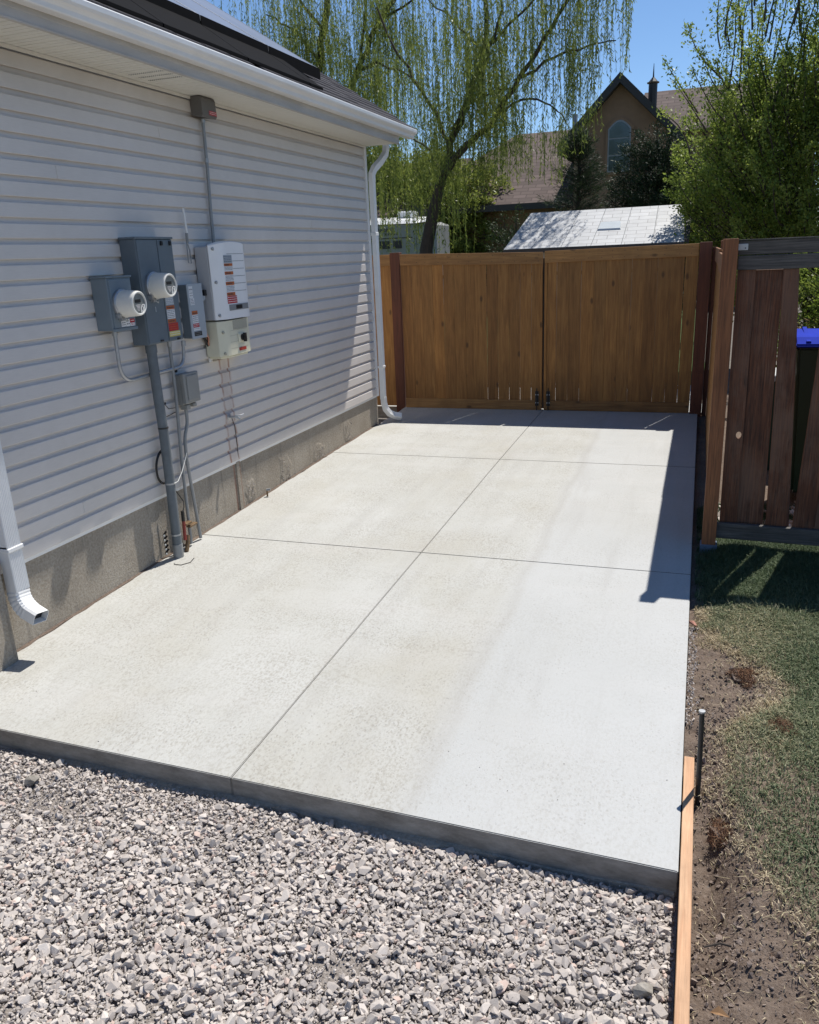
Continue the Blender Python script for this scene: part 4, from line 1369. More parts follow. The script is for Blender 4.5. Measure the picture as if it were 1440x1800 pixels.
MB().tube([(0.05, 5.9475, 2.79), (0.05, 5.9468, 2.76)], 0.016, 12).build('coupling', M['steel'], t_, smooth=True)
MB().tube([(0.05, 5.919, 2.155), (0.05, 5.918, 2.13)], 0.018, 12).build('fitting', M['steel'], t_, smooth=True)
# antenna
t_ = thing('small_antenna', 'thin white antenna rod with wire bracket left of the inverter', 'antenna', (0.05, 5.54, 2.04))
MB().tube([(0.06, 5.535, 2.41), (0.06, 5.548, 2.235)], 0.008, 8).build('rod', M['white'], t_, smooth=True)
MB().tube([(0.055, 5.549, 2.235), (0.05, 5.553, 2.165)], 0.011, 8).build('base', M['conduit'], t_, smooth=True)
MB().tube([(0.05, 5.545, 2.175), (0.05, 5.54, 2.12), (0.05, 5.538, 2.02), (0.05, 5.575, 2.015), (0.05, 5.572, 2.11), (0.05, 5.553, 2.16)], 0.0045, 6).build('bracket', M['conduit'], t_, smooth=True)
# pipes below
def arcpts(pts, r_=0.05, n=6):
    """round the corners of a polyline"""
    P_ = [Vector(p) for p in pts]
    out = [P_[0]]
    for i in range(1, len(P_) - 1):
        a_, b_, c_ = P_[i - 1], P_[i], P_[i + 1]
        d1, d2 = (a_ - b_), (c_ - b_)
        rr_ = min(r_, d1.length * 0.49, d2.length * 0.49)
        q0, q1 = b_ + d1.normalized() * rr_, b_ + d2.normalized() * rr_
        for k_ in range(n + 1):
            t = k_ / n
            out.append(q0 * (1 - t) ** 2 + b_ * 2 * t * (1 - t) + q1 * t * t)
    out.append(P_[-1])
    return out
t_ = thing('service_riser', 'thick dark grey riser pipe from the service panel into the concrete', 'pipe', (0.1, 4.86, -0.12))
MB().tube([(0.092, 4.885, 1.482), (0.094, 4.885, 1.18), (0.096, 4.893, 0.84), (0.098, 4.882, 0.37), (0.098, 4.868, -0.13)], 0.036, 18).build('pipe', M['pvc_dark'], t_, smooth=True)
MB().tube([(0.092, 4.885, 1.481), (0.092, 4.885, 1.42)], 0.041, 18).build('coupling', M['pvc_dark'], t_, smooth=True)
MB().tube([(0.098, 4.870, -0.02), (0.098, 4.868, -0.13)], 0.040, 18).build('coupling', M['conduit'], t_, smooth=True)
for zz, yy in ((0.87, 4.893), (0.45, 4.885), (0.05, 4.873)):
    MB().tube([(0.097, yy, zz), (0.097, yy, zz + 0.012)], 0.0385, 18).build('strap', M['darksteel'] if zz > 0.6 else M['steel'], t_, smooth=True)
t_ = thing('thin_conduit', 'slim grey conduit running straight down beside the thick riser', 'conduit', (0.06, 5.12, -0.1))
MB().tube([(0.06, 5.150, 1.483), (0.06, 5.150, 1.10), (0.06, 5.115, 0.58), (0.06, 5.098, -0.10)], 0.0135, 10).build('tube', M['conduit'], t_, smooth=True)
MB().tube([(0.06, 5.150, 1.482), (0.06, 5.150, 1.435)], 0.018, 10).build('fitting', M['steel'], t_, smooth=True)
t_ = thing('curved_conduit', 'grey conduit looping from meter socket behind the riser up to the disconnect', 'conduit', (0.06, 4.56, 1.25))
MB().tube(arcpts([(0.07, 4.552, 1.611), (0.07, 4.545, 1.255), (0.055, 4.85, 1.265), (0.06, 5.30, 1.27), (0.07, 5.312, 1.46)], 0.17, 8), 0.0135, 10).build('tube', M['steel'], t_, smooth=True)
MB().tube([(0.07, 4.552, 1.611), (0.07, 4.552, 1.575)], 0.019, 10).build('fitting', M['steel'], t_, smooth=True)
MB().tube([(0.07, 5.312, 1.4575), (0.07, 5.312, 1.42)], 0.019, 10).build('fitting', M['steel'], t_, smooth=True)
t_ = thing('plastic_junction_box', 'small grey plastic box on the siding below the disconnect', 'electrical box', (0.02, 5.25, 0.96))
MB().box(0.022, 0.085, 5.195, 5.375, 0.985, 1.215).build('back_box', M['jbox'], t_, bevel=0.004)
MB().box(0.0855, 0.120, 5.188, 5.382, 0.995, 1.225).build('lid', M['jbox'], t_, bevel=0.006)
MB().box(0.1205, 0.128, 5.215, 5.355, 1.015, 1.205).build('lid_panel', M['jbox'], t_, bevel=0.003)
MB().box(0.04, 0.10, 5.215, 5.265, 0.945, 0.9845).build('hub', M['jbox'], t_, bevel=0.005)
MB().box(0.04, 0.10, 5.305, 5.350, 0.955, 0.9845).build('hub', M['jbox'], t_, bevel=0.005)
MB().lathe_x((0.03, 5.21, 1.245), [(0, 0.012), (0.02, 0.012)], 10).build('screw_lug', M['darksteel'], t_)
t_ = thing('kinked_conduit', 'grey conduit with an offset bend below the small plastic box', 'conduit', (0.06, 5.22, -0.1))
MB().tube(arcpts([(0.07, 5.238, 0.95), (0.07, 5.238, 0.84), (0.06, 5.190, 0.74), (0.06, 5.180, 0.56), (0.06, 5.232, -0.10)], 0.05, 4), 0.0135, 10).build('tube', M['conduit'], t_, smooth=True)
MB().tube([(0.06, 5.184, 0.52), (0.06, 5.181, 0.55)], 0.0165, 10).build('coupling', M['conduit'], t_, smooth=True)
# cable loops etc
mb = MB()
lp = []
for i in range(46):
    a_ = i / 45 * 2 * math.pi * 1.75 + 0.6
    rr_ = 1.0 - 0.12 * (i / 45)
    lp.append((0.045 + 0.01 * math.sin(a_) + 0.008 * i / 45, 4.90 + 0.095 * rr_ * math.cos(a_), 0.575 + 0.135 * rr_ * math.sin(a_)))
mb.tube(lp, 0.0045, 6)
t_ = thing('coax_cable', 'black coiled cable behind the thick riser pipe', 'cable', (0.045, 4.9, 0.5))
mb.build('coil', M['black'], t_, smooth=True)
MB().tube([(0.05, 4.93, 0.44), (0.07, 4.985, 0.36), (0.09, 5.03, 0.27), (0.085, 5.03, 0.22), (0.09, 5.00, 0.19)], 0.004, 6).build('tail', M['black'], t_, smooth=True)
t_ = thing('white_wire', 'thin white wire tied across the riser and conduits', 'wire', (0.1, 4.95, 0.45))
MB().tube([(0.14, 4.88, 0.458), (0.13, 4.94, 0.458), (0.09, 5.06, 0.50), (0.078, 5.14, 0.58), (0.075, 5.17, 0.62)], 0.003, 6).build('strand', M['pale'], t_, smooth=True)
t_ = thing('ground_wire', 'thin dark wire from a wall clip down to the riser strap', 'wire', (0.03, 5.1, 0.9))
MB().tube([(0.022, 5.04, 1.03), (0.03, 5.08, 0.98), (0.04, 5.16, 0.975), (0.03, 5.16, 0.94), (0.04, 5.02, 0.93), (0.08, 4.94, 0.885), (0.105, 4.925, 0.875), (0.10, 4.94, 0.80)], 0.0028, 6).build('strand', M['darksteel'], t_, smooth=True)
MB().box(0.021, 0.035, 5.03, 5.05, 1.02, 1.035).build('clip', M['black'], t_)
t_ = thing('wire_bundle', 'salmon pink sheathed wires sagging between disconnect and inverter', 'wire', (0.05, 5.63, 1.46))
for i in range(4):
    MB().tube([(0.04 + 0.012 * i, 5.585, 1.535 - 0.01 * i), (0.05 + 0.012 * i, 5.61, 1.525 - 0.012 * i), (0.055 + 0.01 * i, 5.64, 1.48 - 0.012 * i), (0.06, 5.665, 1.43 - 0.012 * i), (0.06, 5.69, 1.40 - 0.01 * i)], 0.006, 6).build('wire', M['copper'] if i != 2 else M['black'], t_, smooth=True)
MB().tube([(0.04, 5.60, 1.50), (0.05, 5.66, 1.40), (0.045, 5.69, 1.37)], 0.011, 8).build('sleeve', M['darksteel'], t_, smooth=True)
t_ = thing('cable_clip', 'little white cable clip on the siding left below the inverter', 'clip', (0.02, 5.71, 1.25))
MB().box(0.022, 0.035, 5.70, 5.712, 1.245, 1.275).build('leg', M['white'], t_)
MB().box(0.022, 0.035, 5.722, 5.734, 1.245, 1.275).build('leg', M['white'], t_)
MB().box(0.022, 0.036, 5.70, 5.734, 1.2755, 1.285).build('bridge', M['white'], t_)
MB().tube([(0.03, 5.70, 1.285), (0.03, 5.76, 1.282), (0.04, 5.80, 1.275)], 0.003, 6).build('wire', M['darksteel'], t_)
t_ = thing('garden_tap', 'small steel tap sticking out of the siding below the rust streaks', 'tap', (0.02, 5.90, 0.757))
MB().lathe_x((0.020, 5.905, 0.757), [(0, 0.030), (0.006, 0.030), (0.010, 0.022)], 16).build('flange', M['steel'], t_, smooth=True)
MB().tube([(0.03, 5.905, 0.757), (0.075, 5.91, 0.757), (0.10, 5.925, 0.75), (0.108, 5.932, 0.735)], 0.009, 10).build('spout', M['steel'], t_, smooth=True)
MB().tube([(0.08, 5.905, 0.765), (0.12, 5.93, 0.768), (0.13, 5.97, 0.770)], 0.006, 8).build('handle', M['steel'], t_, smooth=True)
MB().tube([(0.024, 5.945, 0.74), (0.026, 5.975, 0.66), (0.026, 5.98, 0.50), (0.02, 5.985, 0.37)], 0.003, 6).build('wire', M['darksteel'], t_, smooth=True)
t_ = thing('ground_clamp', 'red and dark grounding clamp low on the foundation behind the riser', 'clamp', (0.08, 5.0, -0.1))
MB().tube([(0.085, 5.005, 0.20), (0.085, 5.003, 0.12)], 0.014, 10).build('cap', M['black'], t_, smooth=True)
MB().tube([(0.085, 5.003, 0.12), (0.09, 4.985, -0.03)], 0.013, 10).build('body', M['rusty'], t_, smooth=True)
MB().box(0.06, 0.10, 5.01, 5.09, 0.075, 0.095).build('bar', M['brass'], t_, bevel=0.003)
MB().box(0.06, 0.10, 5.06, 5.16, 0.045, 0.062).build('bar', M['brass'], t_, bevel=0.003)
MB().tube([(0.10, 4.97, -0.12), (0.10, 5.00, -0.06), (0.095, 5.02, 0.0)], 0.016, 10).build('elbow', M['brass'], t_, smooth=True)
t_ = thing('wire_stubs', 'cluster of cut cable stubs at the left foot of the riser', 'wire', (0.07, 4.78, -0.1))
for i in range(5):
    MB().tube([(0.05, 4.82, -0.05 + i * 0.035), (0.06, 4.775, -0.058 + i * 0.035), (0.085, 4.745, -0.055 + i * 0.036)], 0.008, 8).build('stub', M['black'] if i % 2 else M['darksteel'], t_, smooth=True)
    MB().tube([(0.0852, 4.7448, -0.055 + i * 0.036), (0.0925, 4.737, -0.055 + i * 0.036)], 0.0062, 8).build('tip', M['pale'], t_, smooth=True)
mb = MB()
mb.tube([(0.10, 4.80, zs(4.8) - 0.01), (0.16, 4.72, zs(4.7) + 0.004), (0.22, 4.72, zs(4.7) + 0.004), (0.26, 4.78, zs(4.78) + 0.004), (0.24, 4.86, zs(4.86) + 0.004)], 0.0025, 6)
tag(mb.build('loose_wire', M['darksteel'], None, smooth=True), 'thin loose wire curling on the concrete at the foot of the riser', 'wire')
t_ = thing('pipe_stub', 'short rusty pipe stub beside the foundation on the slab edge', 'pipe', (0.06, 6.36, -0.1))
MB().tube([(0.055, 6.36, -0.10), (0.055, 6.36, -0.02)], 0.008, 8).build('pipe', M['brass'], t_, smooth=True)
MB().tube([(0.05, 6.355, -0.02), (0.085, 6.37, -0.015)], 0.012, 8).build('cap', M['conduit'], t_, smooth=True)
mb = MB()
rr = random.Random(8)
ring = []
for i in range(60):
    y = 3.3 + i * 0.102
    w_ = 0.014 + rr.uniform(0, 0.020)
    ring.append([(-0.001, y, zs(y) - 0.02), (w_, y, zs(y) - 0.02), (w_ * 0.7, y, zs(y) + 0.0025), (0.0005, y, zs(y) + 0.010)])
mb.rings(ring)
mb.build('dirt_seam', M['soil'], None, kind='structure')

# ------------------------------------------------------------------ timber fence and gates
GY = 10.40
rf = random.Random(12)
me_p = {}
def picket(parent, x0, x1, z0, z1, y=GY, th=0.016, m='cedar', name='picket'):
    mb = MB()
    mb.box(x0, x1, y, y + th, z0, z1)
    return mb.build(name, M[m], parent, bevel=0.0015)
# shared mesh for gate pickets
def gate(label, x0, x1, zl, zr_, n, latch_side, seed):
    rf = random.Random(seed)
    root = thing('gate', label, 'gate', ((x0 + x1) / 2, GY, 0.02), 'the two leaves of the double timber gate')
    ox, oy, oz = root.location
    sp = (x1 - x0) / n
    me = None
    for i in range(n):
        g_ = rf.choice([0.001, 0.001, 0.0015, 0.0015, 0.002, 0.003, 0.005])
        if me is None:
            mb = MB()
            mb.box(-sp / 2 + 0.002, sp / 2 - 0.002, 0, 0.014, 0.013, 1.93)
            o = mb.build('picket', M['cedar'], None, bevel=0.0015)
            COL.objects.unlink(o)
            me = o.data
        c = bpy.data.objects.new('picket', me)
        P(c, root)
        c.location = (x0 + sp * (i + 0.5) - ox, 0.0 + rf.uniform(-0.0015, 0.0015), 0.0)
        c.scale = ((sp - g_) / (sp - 0.004), 1, 1)
        c.rotation_euler = (0, rf.uniform(-0.0018, 0.0018), 0)
    # rails: front boards top and bottom
    MB().hexa([(x0 + 0.002, GY - 0.022, zl - 0.14), (x1 - 0.002, GY - 0.022, zr_ - 0.14), (x1 - 0.002, GY - 0.003, zr_ - 0.14), (x0 + 0.002, GY - 0.003, zl - 0.14)],
              [(x0 + 0.002, GY - 0.022, zl), (x1 - 0.002, GY - 0.022, zr_), (x1 - 0.002, GY - 0.003, zr_), (x0 + 0.002, GY - 0.003, zl)]).build('top_rail', M['cedar_rail'], root, bevel=0.002)
    MB().box(x0 + 0.004, x1 - 0.004, GY - 0.020, GY - 0.003, 0.013, 0.140).build('bottom_rail', M['cedar_rail'], root, bevel=0.002)
    # steel frame behind
    fx = x1 - 0.02 if latch_side > 0 else x0 + 0.02
    MB().box(x0 + 0.01, x1 - 0.01, GY + 0.020, GY + 0.045, 0.30, 0.34).build('steel_rail', M['darksteel'], root)
    MB().box(x0 + 0.01, x1 - 0.01, GY + 0.020, GY + 0.045, 1.70, 1.74).build('steel_rail', M['darksteel'], root)
    # drop rod
    xr = x1 - 0.062 if latch_side > 0 else x0 + 0.062
    o = MB().box(xr - 0.022, xr + 0.022, GY - 0.028, GY - 0.0225, 0.07, 0.26).build('drop_rod_plate', M['darksteel'], root)
    MB().tube([(xr, GY - 0.036, 0.014), (xr, GY - 0.036, 0.30)], 0.0065, 8).build('drop_rod', M['darksteel'], o, smooth=True)
    for dz in (0.11, 0.215):
        for dx in (-0.014, 0.016):
            MB().tube([(xr + dx, GY - 0.0285, dz), (xr + dx, GY - 0.034, dz)], 0.0075, 8).build('bolt', M['steel'], o)
    # meeting stile strip
    MB().box((x1 - 0.03 if latch_side > 0 else x0 + 0.002), (x1 - 0.002 if latch_side > 0 else x0 + 0.03), GY - 0.020, GY - 0.0025, 0.17, (zr_ if latch_side > 0 else zl) - 0.145).build('stile', M['darksteel'] if False else M['cedar'], root)
    if latch_side < 0:
        MB().box(x0 - 0.035, x0 + 0.03, GY + 0.048, GY + 0.054, 0.02, 1.9).build('stop_strip', M['darksteel'], root)
    mb = MB()
    for i in range(n):
        for dz in (0.035, 0.105):
            xx = x0 + sp * (i + 0.5) + rf.uniform(-0.02, 0.02)
            zt = zl + (zr_ - zl) * (i + 0.5) / n
            mb.box(xx - 0.004, xx + 0.004, GY - 0.0232, GY - 0.0222, zt - dz - 0.004, zt - dz + 0.003)
    mb.build('nail_heads', M['darksteel'], root, kind='stuff')
    return root
gate('left leaf of the double timber gate, nearer the house', 0.018, 1.892, 2.022, 1.975, 13, 1, 3)
gate('right leaf of the double timber gate, nearer the side fence', 1.914, 3.708, 1.985, 1.997, 12, -1, 5)

def post(label, x0, x1, y0, y1, z0, z1, m='redwood', group=None):
    root = thing('fence_post', label, 'post', ((x0 + x1) / 2, (y0 + y1) / 2, z0), group)
    MB().box(x0, x1, y0, y1, z0, z1).build('shaft', M[m], root, bevel=0.003)
    return root
post('dark red gate post between the house side and the left gate leaf', -0.115, 0.010, GY - 0.03, GY + 0.09, -0.12, 2.045)
post('dark red gate post at the right end of the double gate', 3.712, 3.850, GY - 0.05, GY + 0.09, -0.12, 2.01)
# short fence between house and gate
t_ = thing('timber_fence', 'short timber fence panel between the downspout and the left gate post', 'fence', (-0.5, GY, 0))
for i in range(7):
    picket(t_, -1.14 + i * 0.146, -1.14 + i * 0.146 + 0.141, 0.03, 1.95, GY + rf.uniform(0, 0.002))
MB().box(-1.14, -0.118, GY - 0.022, GY - 0.003, 1.885, 2.025).build('top_rail', M['cedar_rail'], t_, bevel=0.002)
# side fence running towards the camera
post('corner post of the side fence behind the right gate post', 3.93, 4.02, 9.80, 9.89, -0.15, 2.02, 'fir_post')
post('middle post of the side fence seen edge on', 3.93, 4.02, 7.86, 7.95, -0.2, 1.98, 'fir_post')
pl = thing('fence_post', 'orange brown sawn post with blue grey sleeve at the lawn end of the side fence', 'post', (3.92, 5.88, -0.15))
MB().box(3.872, 3.966, 5.855, 5.945, -0.10, 2.020).build('shaft', M['fir_post'], pl, bevel=0.002)
MB().box(3.862, 3.978, 5.846, 5.956, -0.22, -0.075).build('sleeve', M['sleeve'], pl, bevel=0.004)
for (ya, yb, lb) in ((5.958, 7.903, 'near section of the timber side fence seen almost edge on'), (7.905, 10.42, 'far section of the timber side fence behind the near one')):
    t_ = thing('timber_fence', lb, 'fence', (3.93, (ya + yb) / 2, 0), 'sections of the timber side fence')
    n_ = int((yb - ya) / 0.1445)
    sp = (yb - ya) / n_
    dz = -0.03 if ya < 7 else 0.0
    for i in range(n_):
        g_ = rf.choice([0.002, 0.004, 0.006, 0.009])
        MB().box(3.905, 3.921, ya + i * sp + g_ / 2, ya + (i + 1) * sp - g_ / 2, -0.05, 1.93 + dz + rf.uniform(-.004, .004)).build('picket', M['cedar'], t_, bevel=0.0015)
    for zz in (0.18, 0.95, 1.72):
        MB().box(3.9215, 3.960, ya, yb, zz, zz + 0.088).build('rail', M['cedar_rail_y'], t_, bevel=0.002)
    MB().box(3.886, 3.9045, ya + 0.001, yb - 0.001, 1.80 + dz, 1.945 + dz).build('top_rail', M['cedar_rail_y'], t_, bevel=0.002)
    if yb > 9:
        MB().box(3.853, 3.9035, 10.40, 10.418, -0.05, 1.95).build('filler_board', M['redwood'], t_, bevel=0.0015)
# old gate of weathered boards
t_ = thing('old_fence', 'weathered dark red board fence with grey rails and missing boards on the right', 'fence', (4.6, 5.97, 0))
MB().box(3.972, 6.6, 5.945, 5.985, 1.915, 2.003).build('top_rail', M['old_grey'], t_, bevel=0.003)
MB().box(3.972, 6.6, 5.935, 5.975, 1.820, 1.911).build('top_rail', M['old_grey'], t_, bevel=0.003)
MB().box(3.965, 6.6, 2.003 * 0 + 5.94, 6.0, 2.004, 2.012).build('cap_board', M['old_grey'], t_, bevel=0.001)
mb = MB()
mb.hexa([(3.965, 5.90, -0.035), (6.6, 5.90, -0.075), (6.6, 5.94, -0.075), (3.965, 5.94, -0.035)],
        [(3.965, 5.90, 0.080), (6.6, 5.90, 0.030), (6.6, 5.94, 0.030), (3.965, 5.94, 0.080)])
mb.build('bottom_rail', M['old_grey'], t_, bevel=0.003)
def board(xt0, xt1, xb0, xb1, zt, zb, y, hole=None, m='old_red', th=0.018, lab=None):
    mb = MB()
    if hole is None:
        mb.hexa([(xb0, y, zb), (xb1, y, zb), (xb1, y + th, zb), (xb0, y + th, zb)],
                [(xt0, y, zt), (xt1, y, zt), (xt1, y + th, zt), (xt0, y + th, zt)])
        o = mb.build('board', M[m], t_, bevel=0.003)
    else:
        hx, hz, hr = hole
        n_ = 16
        def outer(a_):
            # intersection with the trapezoid border
            c_, s_ = math.cos(a_), math.sin(a_)
            best = 9
            for (p, q) in (((xb0, zb), (xb1, zb)), ((xb1, zb), (xt1, zt)), ((xt1, zt), (xt0, zt)), ((xt0, zt), (xb0, zb))):
                dx, dz = q[0] - p[0], q[1] - p[1]
                den = c_ * dz - s_ * dx
                if abs(den) < 1e-9: continue
                t = ((p[0] - hx) * dz - (p[1] - hz) * dx) / den
                u = ((p[0] - hx) * s_ - (p[1] - hz) * c_) / den
                if t > 0 and -1e-6 <= u <= 1 + 1e-6: best = min(best, t)
            return (hx + c_ * best, hz + s_ * best)
        angs = sorted([2 * math.pi * i / n_ for i in range(n_)] + [math.atan2(z - hz, x - hx) % (2 * math.pi) for x, z in ((xb0, zb), (xb1, zb), (xt1, zt), (xt0, zt))])
        rr4 = []
        for yy, rad in ((y, None), (y, hr), (y + th, hr), (y + th, None)):
            rr4.append([((outer(a_)[0], yy, outer(a_)[1]) if rad is None else (hx + rad * 0.75 * math.cos(a_), yy, hz + rad * math.sin(a_))) for a_ in angs])
        rr4.append(rr4[0])
        mb.rings(rr4, False)
        o = mb.build('board', M[m], t_)
        bm = bmesh.new(); bm.from_mesh(o.data); bmesh.ops.remove_doubles(bm, verts=bm.verts, dist=1e-5); bmesh.ops.recalc_face_normals(bm, faces=bm.faces); bm.to_mesh(o.data); bm.free()
    if lab: o['label'] = lab
    return o
board(3.976, 4.088, 3.985, 4.098, 1.819, 0.050, 5.952, hole=(4.066, 0.715, 0.024), lab='narrow board with a round knot hole')
board(4.086, 4.256, 4.096, 4.274, 1.819, 0.050, 5.972, lab='wide board with peeling stain')
board(4.253, 4.347, 4.292, 4.445, 1.819, 0.040, 5.950, lab='board split at its foot')
board(4.53, 4.66, 4.462, 4.60, 1.819, 0.030, 5.945, lab='board leaning out of line')
board(4.662, 4.80, 4.602, 4.76, 1.819, 0.030, 5.951)
for i in range(11):
    board(4.802 + i * 0.16, 4.9615 + i * 0.16, 4.762 + i * 0.168, 4.929 + i * 0.168, 1.819, 0.02, 5.950)
# metal corner bracket on the top rail
t2 = MB().box(3.968, 4.028, 5.9375, 5.9445, 1.945, 1.985).build('bracket', M['pale'], t_, bevel=0.002)
MB().tube([(4.012, 5.9374, 1.958), (4.012, 5.934, 1.958)], 0.004, 8).build('screw', M['darksteel'], t2)

# ------------------------------------------------------------------ things behind the fences
def zgb(y):
    return -0.055
t_ = thing('wheelie_bin', 'dark green wheeled bin with bright blue lid behind the old fence', 'bin', (4.72, 7.2, -0.05))
MB().hexa([(4.55, 7.0, 0.02), (4.95, 7.0, 0.02), (4.95, 7.42, 0.02), (4.55, 7.42, 0.02)], [(4.49, 6.94, 1.20), (5.03, 6.94, 1.20), (5.03, 7.52, 1.20), (4.49, 7.52, 1.20)]).build('body', M['bin_green'], t_, bevel=0.02, seg=2)
MB().prism([(6.91, 1.201), (6.91, 1.225), (7.0, 1.275), (7.3, 1.31), (7.55, 1.28), (7.55, 1.201)], 0, 4.47, 5.05).build('lid', M['bin_blue'], t_, bevel=0.01, seg=2)
for i in range(4):
    MB().hexa([(4.54 + i * .13, 6.93, 1.235), (4.58 + i * .13, 6.93, 1.235), (4.58 + i * .13, 7.3, 1.309), (4.54 + i * .13, 7.3, 1.309)], [(4.545 + i * .13, 6.93, 1.25), (4.575 + i * .13, 6.93, 1.25), (4.575 + i * .13, 7.3, 1.325), (4.545 + i * .13, 7.3, 1.325)]).build('lid_rib', M['bin_blue'], t_)
for xx in (4.60, 4.86):
    MB().tube([(xx, 7.44, 0.10), (xx + 0.05, 7.44, 0.10)], 0.12, 16).build('wheel', M['black'], t_, smooth=True)
t_ = thing('storage_tub', 'pale lidded tub standing on the ground beside the green bin', 'tub', (4.45, 8.0, -0.1))
MB().hexa([(4.40, 8.0, -0.1), (4.75, 8.0, -0.1), (4.75, 8.4, -0.1), (4.40, 8.4, -0.1)], [(4.36, 7.97, 0.78), (4.80, 7.97, 0.78), (4.80, 8.43, 0.78), (4.36, 8.43, 0.78)]).build('body', M['bin_green'], t_, bevel=0.01)
MB().box(4.34, 4.82, 7.95, 8.45, 0.782, 0.84).build('lid', M['pale'], t_, bevel=0.008)
# pale rocks at fence foot
r = np.random.default_rng(17)
n = 500
scatter('rock_border', np.stack([r.uniform(4.0, 5.4, n), r.uniform(6.25, 7.0, n), -0.10 + r.uniform(0, 0.05, n)], -1), r.uniform(0.015, 0.045, n), hv2, M['stone'], r.uniform(0.3, 0.8, n), r, 0.8)

# shed
t_ = thing('garden_shed', 'plastic garden shed with pale grey tiled roof and skylight beyond the gate', 'shed', (2.1, 15.2, -0.05))
MB().box(0.72, 3.30, 14.15, 16.4, -0.06, 2.03).build('wall', M['shedwall'], t_, bevel=0.01)
E0, E1 = Vector((0.576, 14.0, 2.03)), Vector((3.463, 14.0, 2.03))
R0, R1 = Vector((0.79, 15.3, 2.635)), Vector((3.42, 15.3, 2.635))
nseg = 6
for i in range(nseg):
    a0, a1 = i / nseg + 0.0012, (i + 1) / nseg - 0.0012
    p = [E0.lerp(E1, a0), E0.lerp(E1, a1), R0.lerp(R1, a1), R0.lerp(R1, a0)]
    o = MB().hexa([q - Vector((0, 0, 0.03)) for q in p], p).build('roof_panel', M['shedroof'], t_)
    # orient texture: u along x, v along y*slope handled by object coordinates
q0, q1 = Vector((0.6, 16.65, 2.03)), Vector((3.46, 16.65, 2.03))
MB().hexa([R0 - Vector((0, 0, .03)), R1 - Vector((0, 0, .03)), q1 - Vector((0, 0, .03)), q0 - Vector((0, 0, .03))], [R0 + Vector((0, 0.003, 0)), R1 + Vector((0, 0.003, 0)), q1, q0]).build('rear_roof', M['shedroof'], t_)
MB().hexa([E0 + Vector((0, -.02, -.075)), E1 + Vector((0, -.02, -.075)), E1 + Vector((0, .01, -.075)), E0 + Vector((0, .01, -.075))], [E0 + Vector((0, -.02, -.004)), E1 + Vector((0, -.02, -.004)), E1 + Vector((0, -.001, -.004)), E0 + Vector((0, -.001, -.004))]).build('eave_trim', M['dark_trim'], t_)
MB().prism([(14.0, 1.96), (14.0, 2.06), (15.3, 2.665), (16.65, 2.06), (16.65, 1.96), (15.3, 2.56)], 0, 3.465, 3.53).build('gable_trim', M['dark_trim'], t_)
def shz(y): return 2.03 + (y - 14.0) * (0.605 / 1.3)
MB().hexa([(2.06, 14.50, shz(14.50) + .001), (2.44, 14.50, shz(14.50) + .001), (2.42, 14.74, shz(14.74) + .001), (2.08, 14.74, shz(14.74) + .001)],
          [(2.07, 14.51, shz(14.50) + .030), (2.43, 14.51, shz(14.50) + .030), (2.41, 14.73, shz(14.74) + .030), (2.09, 14.73, shz(14.74) + .030)]).build('skylight', M['skylight'], t_)

# trailer
t_ = thing('caravan_trailer', 'white camping trailer with dark lettering parked under the willow', 'trailer', (-5.0, 24, -0.05))
MB().hexa([(-9.5, 24, 0.4), (-4.35, 24, 0.4), (-4.2, 26.4, 0.4), (-9.5, 26.4, 0.4)], [(-9.5, 24, 2.95), (-4.35, 24, 2.90), (-4.2, 26.4, 2.98), (-9.5, 26.4, 2.98)]).build('body', M['rv_grey'], t_, bevel=0.03)
MB().hexa([(-4.34, 24.02, 0.9), (-3.95, 24.9, 0.9), (-3.95, 26.3, 0.9), (-4.19, 26.38, 0.9)], [(-4.34, 24.02, 2.88), (-3.98, 24.9, 2.88), (-3.98, 26.3, 2.88), (-4.19, 26.38, 2.95)]).build('front_cap', M['rv_grey'], t_, bevel=0.03)
MB().hexa([(-9.5, 23.97, 2.952), (-4.3, 23.97, 2.905), (-3.95, 24.85, 2.99), (-9.5, 26.4, 3.02)], [(-9.5, 24.1, 3.06), (-4.35, 24.1, 3.0), (-3.97, 24.95, 3.10), (-9.5, 26.3, 3.3)]).build('roof', M['rv_white'], t_)
MB().box(-5.2, -4.7, 24.8, 25.4, 3.10, 3.30).build('roof_vent', M['rv_white'], t_, bevel=0.04)
MB().box(-5.5, -5.18, 23.965, 23.998, 2.22, 2.44).build('window', M['black'], t_, bevel=0.004)
MB().box(-5.06, -4.80, 23.965, 23.998, 2.22, 2.44).build('window', M['black'], t_, bevel=0.004)
MB().box(-9.4, -4.45, 23.985, 23.998, 2.50, 2.525).build('stripe', M['dark_trim'], t_)
tx = text('CHAPARRAL', 'lettering', 0.155, M['ink'], t_, (-5.02, 23.985, 2.70), (1, 0, 0), (0, 0, 1), 0.004, 'RIGHT')
tx.data.transform(Matrix.Translation((5.0, -24, 0.05)))
mb = MB()
for i in range(3):
    mb.prism([(-5.65 + i * .22, 2.90 - .03), (-5.57 + i * .22, 2.90 - .03), (-5.55 + i * .22, 2.94 - .03), (-5.61 + i * .22, 2.925 - .03), (-5.67 + i * .22, 2.94 - .03)], 1, 23.98, 23.99)
mb.build('emblem', M['ink'], t_)
for i in range(5):
    MB().hexa([(-5.32 + i * .09, 23.985, 2.60), (-5.27 + i * .09, 23.985, 2.60), (-5.27 + i * .09, 23.99, 2.60), (-5.32 + i * .09, 23.99, 2.60)], [(-5.30 + i * .09, 23.985, 2.66), (-5.25 + i * .09, 23.985, 2.66), (-5.25 + i * .09, 23.99, 2.66), (-5.30 + i * .09, 23.99, 2.66)]).build('script_mark', M['ink'], t_)

